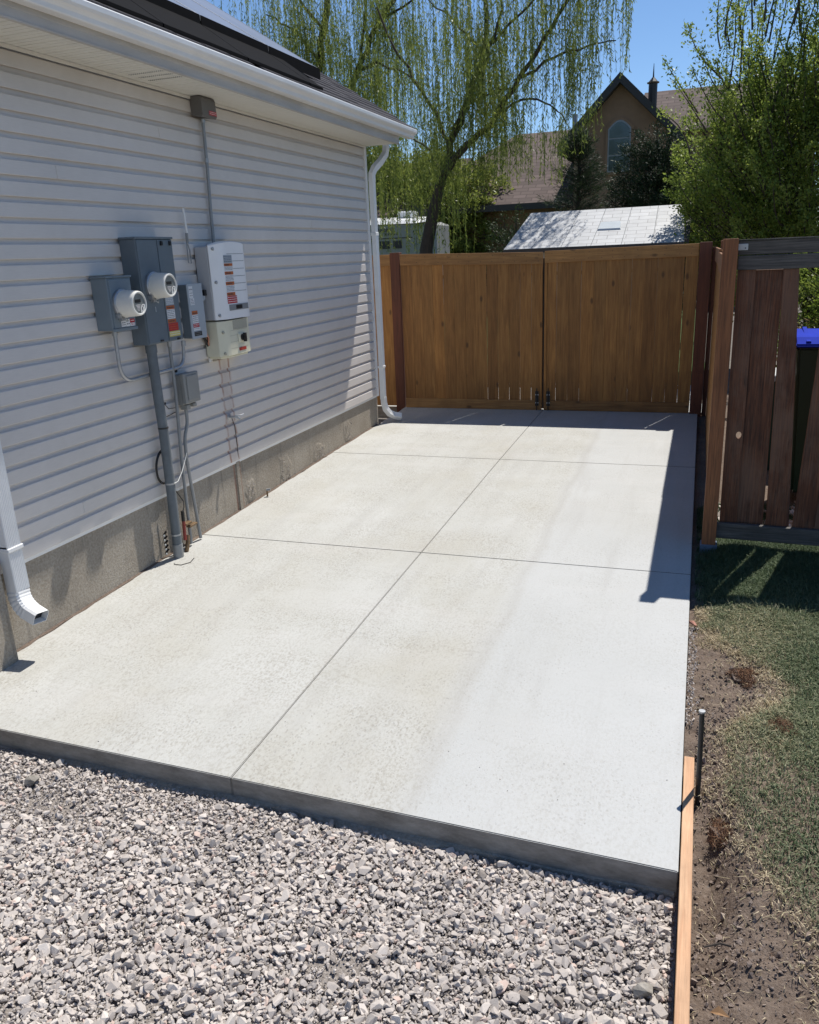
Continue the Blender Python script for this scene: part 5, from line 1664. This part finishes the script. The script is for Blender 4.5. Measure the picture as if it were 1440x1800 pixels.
# tan house far behind
t_ = thing('neighbour_house', 'tan stucco house with steep dark gable and brown shingle roof beyond the yard', 'house', (0, 30, -0.05))
GF = 28.0
MB().prism([(-0.30, -0.06), (2.85, -0.06), (2.85, 5.05), (1.07, 6.72), (-0.30, 5.35)], 1, GF, GF + 8).build('gable_wall', M['stucco'], t_)
def rake(xa, za, xb, zb):
    MB().hexa([(xa, GF - 0.35, za - 0.28), (xb, GF - 0.35, zb - 0.28), (xb, GF + 8, zb - 0.28), (xa, GF + 8, za - 0.28)],
              [(xa, GF - 0.35, za), (xb, GF - 0.35, zb), (xb, GF + 8, zb), (xa, GF + 8, za)]).build('gable_roof', M['dark_trim'], t_)
rake(1.069, 6.98, -0.75, 5.12)
rake(1.071, 6.98, 3.15, 4.95)
# arched window with trim, frame, panes
def archpts(x0, x1, z0, z1, rise, n=9):
    pts = [(x0, z0), (x1, z0), (x1, z1)]
    for i in range(1, n):
        t = i / n
        pts.append((x1 + (x0 - x1) * t, z1 + rise * math.sin(math.pi * t)))
    pts.append((x0, z1))
    return pts
MB().prism(archpts(0.67, 1.50, 4.15, 5.50, 0.27), 1, GF - 0.06, GF - 0.001).build('window_surround', M['stucco'], t_)
w_ = MB().prism(archpts(0.74, 1.43, 4.22, 5.46, 0.24), 1, GF - 0.075, GF - 0.061).build('window', M['conduit'], t_)
MB().prism(archpts(0.78, 1.39, 5.20, 5.44, 0.21), 1, GF - 0.085, GF - 0.076).build('pane', M['winglass'], w_)
MB().box(0.78, 1.39, GF - 0.085, GF - 0.076, 4.72, 5.16).build('pane', M['winglass'], w_)
MB().box(0.78, 1.39, GF - 0.085, GF - 0.076, 4.26, 4.68).build('pane', M['winglass'], w_)
MB().box(-11, -0.31, 29.3, 37, -0.06, 3.48).build('low_wall', M['stucco'], t_)
MB().hexa([(-6.6, 28.5, 3.52), (-0.32, 28.5, 3.42), (-0.32, 37, 3.42), (-9.0, 37, 3.52)], [(-6.6, 28.6, 3.60), (-0.32, 28.6, 3.50), (-0.32, 33.0, 6.19), (-3.2, 33.0, 6.19)]).build('low_roof', M['roofbrown'], t_)
MB().hexa([(-11, 27.6, 3.2), (-5.2, 27.6, 3.2), (-4.2, 33, 3.2), (-11, 33, 3.2)], [(-11, 27.7, 3.35), (-5.2, 27.7, 3.35), (-4.4, 31, 5.3), (-11, 31, 5.3)]).build('side_roof', M['roofbrown'], t_)
MB().box(-6.6, -0.32, 28.42, 28.5, 3.30, 3.50).build('fascia', M['dark_trim'], t_)
MB().hexa([(1.0, 31, 5.6), (7, 31, 5.6), (7, 36, 5.6), (1.0, 36, 5.6)], [(1.2, 31.1, 5.7), (7, 31.1, 5.7), (7, 33.5, 7.25), (1.4, 33.5, 7.25)]).build('rear_roof', M['roofbrown'], t_)
MB().box(1.0, 7, 31.5, 36, -0.06, 5.62).build('rear_wall', M['stucco'], t_)
cp = MB()
cp.tube([(1.86, 30.5, 6.3), (1.86, 30.5, 7.05)], 0.14, 8)
cp.tube([(1.86, 30.5, 7.05), (1.86, 30.5, 7.22)], [0.18, 0.03], 8)
cp.build('chimney', M['dark_trim'], t_)
MB().tube([(1.86, 30.5, 7.2), (1.86, 30.5, 7.62)], [0.03, 0.008], 6).build('spire', M['dark_trim'], t_)
for zz in (7.04,):
    MB().tube([(1.86, 30.5, zz), (1.86, 30.5, zz + 0.03)], 0.20, 10).build('chimney_cap', M['brass'], t_)
MB().box(-0.95, -0.80, 31.9, 32.1, 5.6, 6.55).build('vent_pipe', M['conduit'], t_)

# ------------------------------------------------------------------ trees
def limb_path(p0, p1, sag=0.0, n=6, wob=0.08, rr=random):
    p0, p1 = Vector(p0), Vector(p1)
    L_ = (p1 - p0).length
    out = []
    for i in range(n + 1):
        t = i / n
        q = p0.lerp(p1, t)
        q.z += sag * math.sin(math.pi * t)
        if 0 < i < n:
            q += Vector((rr.uniform(-1, 1), rr.uniform(-1, 1), rr.uniform(-.5, .5))) * wob * L_ * 0.35
        out.append(q)
    return out
def leaves(name, pts, dirs, ln, wd, m, tint, parent, r):
    """pts (n,3) start, dirs unit; quads of size ln x wd"""
    n = len(pts)
    rnd = r.normal(size=(n, 3))
    sd_ = np.cross(dirs, rnd)
    sd_ /= np.maximum(np.linalg.norm(sd_, axis=1), 1e-6)[:, None]
    w2 = (wd / 2)[:, None] * sd_
    mid = pts + dirs * (ln * 0.45)[:, None]
    tip = pts + dirs * ln[:, None]
    V = np.stack([pts, mid + w2, tip, mid - w2], 1).reshape(-1, 3)
    F = (np.arange(n) * 4)[:, None] + np.array([[0, 1, 2, 3]])
    return fast(name, V, F, m, np.repeat(tint, 4), parent=parent)

def willow(label, base, trunk, limbs, strands, seed, tintmu=0.5, leafscale=1.0, cat='tree'):
    rr = random.Random(seed)
    r = np.random.default_rng(seed)
    root = thing('willow_tree', label, cat, base)
    off = np.array(base)
    mb = MB()
    mb.tube(trunk[0], trunk[1], 12)
    mb.build('trunk', M['bark'], root, smooth=True)
    for (pth, ra, rb) in limbs:
        path = [Vector(p) for p in pth]
        # refine
        fine = []
        for i in range(len(path) - 1):
            for k_ in range(4):
                q = path[i].lerp(path[i + 1], k_ / 4)
                if k_:
                    q += Vector((rr.uniform(-1, 1), rr.uniform(-1, 1), rr.uniform(-1, 1))) * 0.05
                fine.append(q)
        fine.append(path[-1])
        n_ = len(fine)
        MB().tube(fine, [ra + (rb - ra) * i / (n_ - 1) for i in range(n_)], 8).build('branch', M['bark'], root, smooth=True)
    # hanging strands: stems + leaves
    n = len(strands)
    S_ = np.array(strands)       # x,y,ztop,len
    stemV, stemF = [], []
    seg = 6
    LP, LD, LT = [], [], []
    drift = r.normal(0, 0.05, (n, 2))
    for i in range(n):
        x, y, zt, L_ = S_[i]
        tt = np.linspace(0, 1, seg + 1)
        P_ = np.stack([x + drift[i, 0] * L_ * tt + 0.05 * L_ * np.sin(tt * 3 + i) * 0.3, y + drift[i, 1] * L_ * tt, zt - L_ * tt + 0.06 * np.sin(tt * math.pi)], -1)
        k_ = len(stemV)
        w_ = 0.0028
        for q in P_:
            stemV.append(q + np.array([w_, 0, 0])); stemV.append(q - np.array([w_, 0, 0]))
        for s_ in range(seg):
            stemF.append((k_ + 2 * s_, k_ + 2 * s_ + 1, k_ + 2 * s_ + 3, k_ + 2 * s_ + 2))
        nl = max(3, int(L_ / (0.036 * leafscale)))
        u = r.random(nl)
        u = np.sort(u)
        pp = np.stack([np.interp(u, tt, P_[:, j]) for j in range(3)], -1)
        LP.append(pp)
        dd = np.stack([r.normal(0, 0.6, nl), r.normal(0, 0.6, nl), -np.ones(nl)], -1)
        dd /= np.linalg.norm(dd, axis=1)[:, None]
        LD.append(dd)
        LT.append(np.clip(r.normal(tintmu, 0.22) + r.normal(0, 0.12, nl), 0, 1))
    stemV = np.array(stemV)
    fast('hanging_twigs', stemV - off, np.array(stemF), M['willow_leaf'], np.full(len(stemV), 0.35), parent=root, kind='stuff')
    LP, LD, LT = np.concatenate(LP), np.concatenate(LD), np.concatenate(LT)
    nn = len(LP)
    leaves('foliage', LP - off, LD, r.uniform(0.06, 0.11, nn) * leafscale, r.uniform(0.012, 0.020, nn) * leafscale, M['willow_leaf'], LT, root, r)['kind'] = 'stuff'
    return root

def strands_on(limbs, n, r, zmin, zmax, spread, lmin, lmax, floor):
    """strands start near the limbs and their side shoots and hang down"""
    seg = []
    for pth, ra, rb in limbs:
        for i in range(len(pth) - 1):
            seg.append((np.array(pth[i]), np.array(pth[i + 1])))
    out = []
    Ls = np.array([np.linalg.norm(b - a) for a, b in seg])
    pr = Ls / Ls.sum()
    # clusters of shoots
    nc = n // 14
    for _ in range(nc):
        a_, b_ = seg[r.choice(len(seg), p=pr)]
        c = a_ + (b_ - a_) * r.random() + r.normal(0, 1, 3) * np.array(spread)
        L0 = r.uniform(lmin, lmax)
        for _ in range(14):
            p = c + r.normal(0, 0.16, 3) * np.array([1.3, 1.3, 1.6])
            zt = min(max(p[2], zmin), zmax)
            L_ = L0 * r.uniform(0.55, 1.2)
            if zt - L_ < floor:
                L_ = zt - floor - r.random() * 0.6
            if L_ > 0.25:
                out.append((p[0], p[1], zt, L_))
    return out

r = np.random.default_rng(99)
limA = [
    ([(-1.42, 17, 3.3), (-1.05, 17, 4.35), (-0.80, 17.1, 4.95), (-0.55, 17.2, 5.6), (-0.50, 17.3, 6.6), (-0.6, 17.4, 7.8)], 0.085, 0.03),
    ([(-1.10, 17, 4.25), (-0.75, 16.8, 4.75), (-0.40, 16.7, 5.3), (-0.1, 16.6, 6.0), (0.05, 16.6, 7.0)], 0.06, 0.02),
    ([(-1.30, 17, 3.55), (-0.80, 16.9, 4.05), (-0.25, 16.9, 4.45), (0.25, 16.8, 5.1), (0.75, 16.7, 5.7), (1.25, 16.6, 6.3), (1.7, 16.5, 6.9)], 0.075, 0.02),
    ([(0.25, 16.8, 5.1), (0.9, 16.9, 5.4), (1.5, 17.0, 5.55), (2.0, 17.1, 5.6)], 0.03, 0.01),
    ([(-0.3, 16.8, 4.45), (0.35, 16.6, 4.7), (0.9, 16.5, 4.55), (1.2, 16.4, 4.25)], 0.028, 0.008),
    ([(-0.75, 17, 4.8), (-0.3, 17.3, 5.05), (0.2, 17.5, 5.15)], 0.022, 0.008),
    ([(-0.2, 16.6, 5.7), (0.5, 16.5, 6.2), (1.1, 16.4, 6.9)], 0.03, 0.01),
    ([(-1.15, 17, 4.1), (-1.6, 16.9, 4.9), (-2.1, 16.8, 5.7), (-2.5, 16.7, 6.6)], 0.045, 0.015),
    ([(-1.35, 17.1, 3.6), (-1.9, 17.4, 4.2), (-2.5, 17.7, 4.5), (-3.0, 17.8, 4.4)], 0.03, 0.01),
    ([(-0.55, 17.2, 5.7), (-1.2, 17.5, 6.4), (-1.9, 17.7, 7.0)], 0.03, 0.01),
    ([(0.05, 16.6, 6.6), (0.8, 17.0, 7.4), (1.6, 17.2, 7.7), (2.3, 17.3, 7.3)], 0.03, 0.01)]
stA = strands_on(limA, 1350, r, 3.6, 8.2, (0.40, 0.8, 0.35), 0.6, 2.0, 3.2)
# curtain at the right edge of the crown
for _ in range(200):
    x = r.uniform(0.9, 2.35); stA.append((x, r.uniform(15.8, 18), r.uniform(5.4, 8.2), r.uniform(0.6, 1.8)))
for _ in range(150):
    stA.append((r.uniform(-3.4, -1.0), r.uniform(16.2, 18.5), r.uniform(3.2, 4.3), r.uniform(0.8, 1.8)))
stA = [q for q in stA if not (q[0] > 1.7 and q[2] - q[3] < 4.9)]
willow('weeping willow with forked dark trunk rising behind the gate', (-1.75, 17, -0.1),
       ([(-1.95, 17.1, -0.15), (-1.85, 17.05, 1.0), (-1.76, 17.0, 2.1), (-1.6, 17.0, 2.75), (-1.42, 17.0, 3.35)], [0.20, 0.16, 0.14, 0.125, 0.10]), limA, stA, 5, 0.45)
limB = [
    ([(-5.35, 20, 6.3), (-5.0, 20, 7.6), (-4.9, 20, 8.8)], 0.10, 0.05),
    ([(-5.2, 20, 4.6), (-4.7, 20, 5.55), (-4.4, 20, 6.05), (-3.95, 20, 6.9), (-3.3, 20, 7.6), (-2.7, 20, 8.5)], 0.10, 0.04),
    ([(-5.3, 20, 6.6), (-5.9, 20, 7.3), (-6.6, 20, 7.7)], 0.04, 0.015),
    ([(-4.3, 20, 6.2), (-3.7, 19.6, 6.3), (-3.0, 19.2, 6.0), (-2.4, 19, 5.6)], 0.04, 0.012),
    ([(-5.1, 20, 7.2), (-5.8, 19.4, 8.2), (-6.4, 19.2, 8.6)], 0.04, 0.015),
    ([(-4.2, 20, 6.5), (-4.0, 20, 7.6), (-3.6, 20.2, 8.6)], 0.04, 0.015),
    ([(-3.5, 20, 7.3), (-2.6, 19.8, 7.6), (-1.9, 19.6, 7.4)], 0.03, 0.012)]
stB = strands_on(limB, 1350, r, 3.6, 9.2, (0.55, 0.9, 0.45), 0.8, 2.4, 2.9)
willow('second weeping willow farther left, its trunk hidden behind the house roof', (-5.6, 20, -0.1),
       ([(-6.0, 20.2, -0.15), (-5.8, 20.1, 2.5), (-5.55, 20.0, 4.4), (-5.35, 20, 6.35)], [0.30, 0.22, 0.17, 0.10]), limB, stB, 6, 0.5)

def bush(name, label, base, sprays, r, m, leaf, per, tmu=0.5, stem_r=0.02, twig=True, cat='tree', lw=0.45, clump=0.09, trunk=None, order=0.5):
    """sprays: list of (root point, tip point). leaves clump along the outer part of each spray"""
    root = thing(name, label, cat, base)
    off = np.array(base)
    if trunk:
        MB().tube(trunk[0], trunk[1], 8).build('trunk', M['bark'], root, smooth=True)
    mb = MB()
    LP, LD, LT = [], [], []
    for (a_, b_) in sprays:
        a_, b_ = np.array(a_), np.array(b_)
        L_ = np.linalg.norm(b_ - a_)
        bow = r.normal(0, 0.08, 3) * L_
        tt = np.linspace(0, 1, 6)
        path = [a_ + (b_ - a_) * t + bow * math.sin(math.pi * t) for t in tt]
        if twig:
            mb.tube([tuple(q) for q in path], [stem_r * (1 - 0.8 * t) + 0.002 for t in tt], 4, caps=False)
        nl = int(per * (0.6 + 0.8 * r.random()))
        u = 1 - r.random(nl) ** 1.3 * 0.88
        pp = np.stack([np.interp(u, tt, [q[j] for q in path]) for j in range(3)], -1)
        sp_ = clump * (0.35 + 1.3 * (1 - u))[:, None]
        pp = pp + r.normal(0, 1, (nl, 3)) * sp_
        dr = (b_ - a_) / L_
        dd = dr * order + r.normal(0, 0.55, (nl, 3))
        dd /= np.linalg.norm(dd, axis=1)[:, None]
        LP.append(pp); LD.append(dd)
        LT.append(np.clip(tmu + r.normal(0, 0.16) + r.normal(0, 0.13, nl), 0, 1))
    if twig:
        mb.build('branches', M['bark'], root)
    LP, LD, LT = np.concatenate(LP), np.concatenate(LD), np.concatenate(LT)
    nn = len(LP)
    ln = r.uniform(0.7, 1.3, nn) * leaf
    leaves('foliage', LP - off, LD, ln, ln * lw, M[m], LT, root, r)['kind'] = 'stuff'
    return root
def dome_sprays(c, rad, n, r, up=0.5, inner=0.35, lmul=(0.3, 0.55), zmin=None):
    out = []
    while len(out) < n:
        d = r.normal(size=3)
        d /= np.linalg.norm(d)
        rr_ = (0.35 + 0.65 * r.random() ** 0.6)
        b_ = np.array(c) + d * np.array(rad) * rr_
        if zmin is not None and b_[2] < zmin:
            continue
        dirn = d * np.array([1, 1, 0.6]) + np.array([0, 0, up])
        dirn /= np.linalg.norm(dirn)
        L_ = r.uniform(*lmul) * min(rad)
        out.append((b_ - dirn * L_, b_))
    return out
r = np.random.default_rng(123)
# big bright shrub-tree on the right
sp = dome_sprays((5.45, 14.6, 2.9), (2.35, 1.7, 2.3), 900, r, 1.0, lmul=(0.3, 0.6), zmin=0.2)
for _ in range(130):        # long upright shoots breaking the outline
    x = r.uniform(3.9, 7.2); y = r.uniform(13.6, 15.4)
    zt = 5.2 + r.uniform(-0.2, 1.9) - 0.5 * abs(x - 6.0)
    sp.append(((x - 0.1, y, zt - 1.1), (x + r.normal(0, 0.12), y, zt)))
for q in ((3.35, 13.6, 4.95), (3.05, 13.8, 4.55), (3.2, 13.6, 4.25), (3.55, 13.6, 4.6), (3.0, 13.7, 3.9), (3.45, 13.5, 4.35), (3.75, 13.7, 4.5)):
    sp.append(((q[0] + 0.5, q[1] + 0.2, q[2] - 0.7), q))
bush('broadleaf_tree', 'bright green small leaved tree filling the upper right behind the fence', (5.4, 14.8, -0.1), sp, r, 'shrub_leaf', 0.052, 190, 0.5, 0.012, trunk=([(5.6, 14.9, -0.15), (5.4, 14.8, 1.2), (5.0, 14.6, 2.6), (4.6, 14.5, 3.9)], [0.13, 0.10, 0.06, 0.02]))
# low hedge behind the old fence
sp = dome_sprays((6.45, 10.6, 1.05), (2.2, 0.9, 1.35), 420, r, 0.5, lmul=(0.3, 0.5), zmin=-0.1)
bush('hedge', 'dark green hedge right behind the weathered fence', (5.9, 10.6, -0.1), sp, r, 'shrub_leaf', 0.05, 120, 0.3, 0.008, cat='hedge')
sp = dome_sprays((5.6, 9.0, 0.75), (1.3, 0.5, 0.75), 200, r, 0.2, lmul=(0.5, 0.9), zmin=-0.1)
bush('dry_shrub', 'tangle of dry reddish brown stems behind the gap in the old fence', (5.6, 9.0, -0.1), sp, r, 'twig_leaf', 0.055, 70, 0.55, 0.005, cat='shrub', lw=0.12)
# dark evergreen in front of the gable
sp = dome_sprays((2.75, 19.2, 2.2), (1.35, 1.0, 2.3), 520, r, 0.1, lmul=(0.35, 0.6), zmin=0.0)
bush('evergreen_tree', 'dark dense evergreen covering the foot of the tan gable wall', (2.75, 19.2, -0.1), sp, r, 'dark_leaf', 0.075, 150, 0.35, 0.01, lw=0.22, clump=0.11, trunk=([(2.75, 19.2, -0.15), (2.75, 19.2, 2.2), (2.75, 19.2, 3.6)], [0.12, 0.08, 0.02]))
# sparse pine
sp = []
for i in range(210):
    z = r.uniform(1.6, 4.2)
    a_ = r.uniform(0, 6.28)
    L_ = (4.7 - z) * 0.42 * r.uniform(0.5, 1.1)
    sp.append(((1.15 + 0.02, 18.6, z), (1.15 + L_ * math.cos(a_), 18.6 + L_ * math.sin(a_), z + 0.15 * L_ + 0.12)))
bush('pine_tree', 'thin sparse pine between the brown roof and the tan gable', (1.15, 18.6, -0.1), sp, r, 'dark_leaf', 0.10, 85, 0.55, 0.01, lw=0.08, clump=0.07, trunk=([(1.15, 18.6, -0.15), (1.15, 18.6, 2.5), (1.18, 18.6, 4.3)], [0.08, 0.05, 0.015]), order=1.0)
# scruffy shrub in front of the tan wall, left of the shed
sp = dome_sprays((-0.1, 18.2, 1.9), (0.75, 0.6, 1.1), 120, r, 0.7, lmul=(0.4, 0.8), zmin=0.2)
bush('scruffy_shrub', 'thin grey green shrub left of the shed roof', (-0.1, 18.2, -0.1), sp, r, 'dark_leaf', 0.07, 45, 0.8, 0.008, cat='shrub', lw=0.3, trunk=([(-0.1, 18.2, -0.15), (-0.1, 18.2, 2.7)], [0.04, 0.01]))
# green mass behind the trailer and willow
sp = dome_sprays((-5.6, 29.5, 3.1), (3.2, 2.0, 2.7), 600, r, 0.1, lmul=(0.3, 0.6), zmin=0.5)
bush('leafy_tree', 'yellow green leafy tree behind the trailer', (-4.6, 29.5, -0.1), sp, r, 'willow_leaf', 0.14, 130, 0.75, 0.02, lw=0.3, clump=0.2, trunk=([(-4.6, 29.5, -0.15), (-4.6, 29.5, 3.5)], [0.2, 0.1]))
sp = dome_sprays((-10.5, 30, 4.0), (4.5, 2.0, 3.6), 600, r, 0.1, lmul=(0.3, 0.6), zmin=0.5)
bush('leafy_tree', 'dark green leafy tree far left behind the house roof', (-10.5, 30, -0.1), sp, r, 'willow_leaf', 0.16, 130, 0.5, 0.02, lw=0.35, clump=0.22, trunk=([(-10.5, 30, -0.15), (-10.5, 30, 4)], [0.25, 0.1]))
sp = dome_sprays((9.5, 20, 2.6), (3.5, 2.0, 2.6), 500, r, 0.3, lmul=(0.3, 0.6), zmin=0.3)
bush('leafy_tree', 'leafy tree behind the bright green tree at the right picture edge', (9.5, 20, -0.1), sp, r, 'shrub_leaf', 0.10, 120, 0.4, 0.015, lw=0.4, clump=0.16, trunk=([(9.5, 20, -0.15), (9.5, 20, 3)], [0.2, 0.08]))
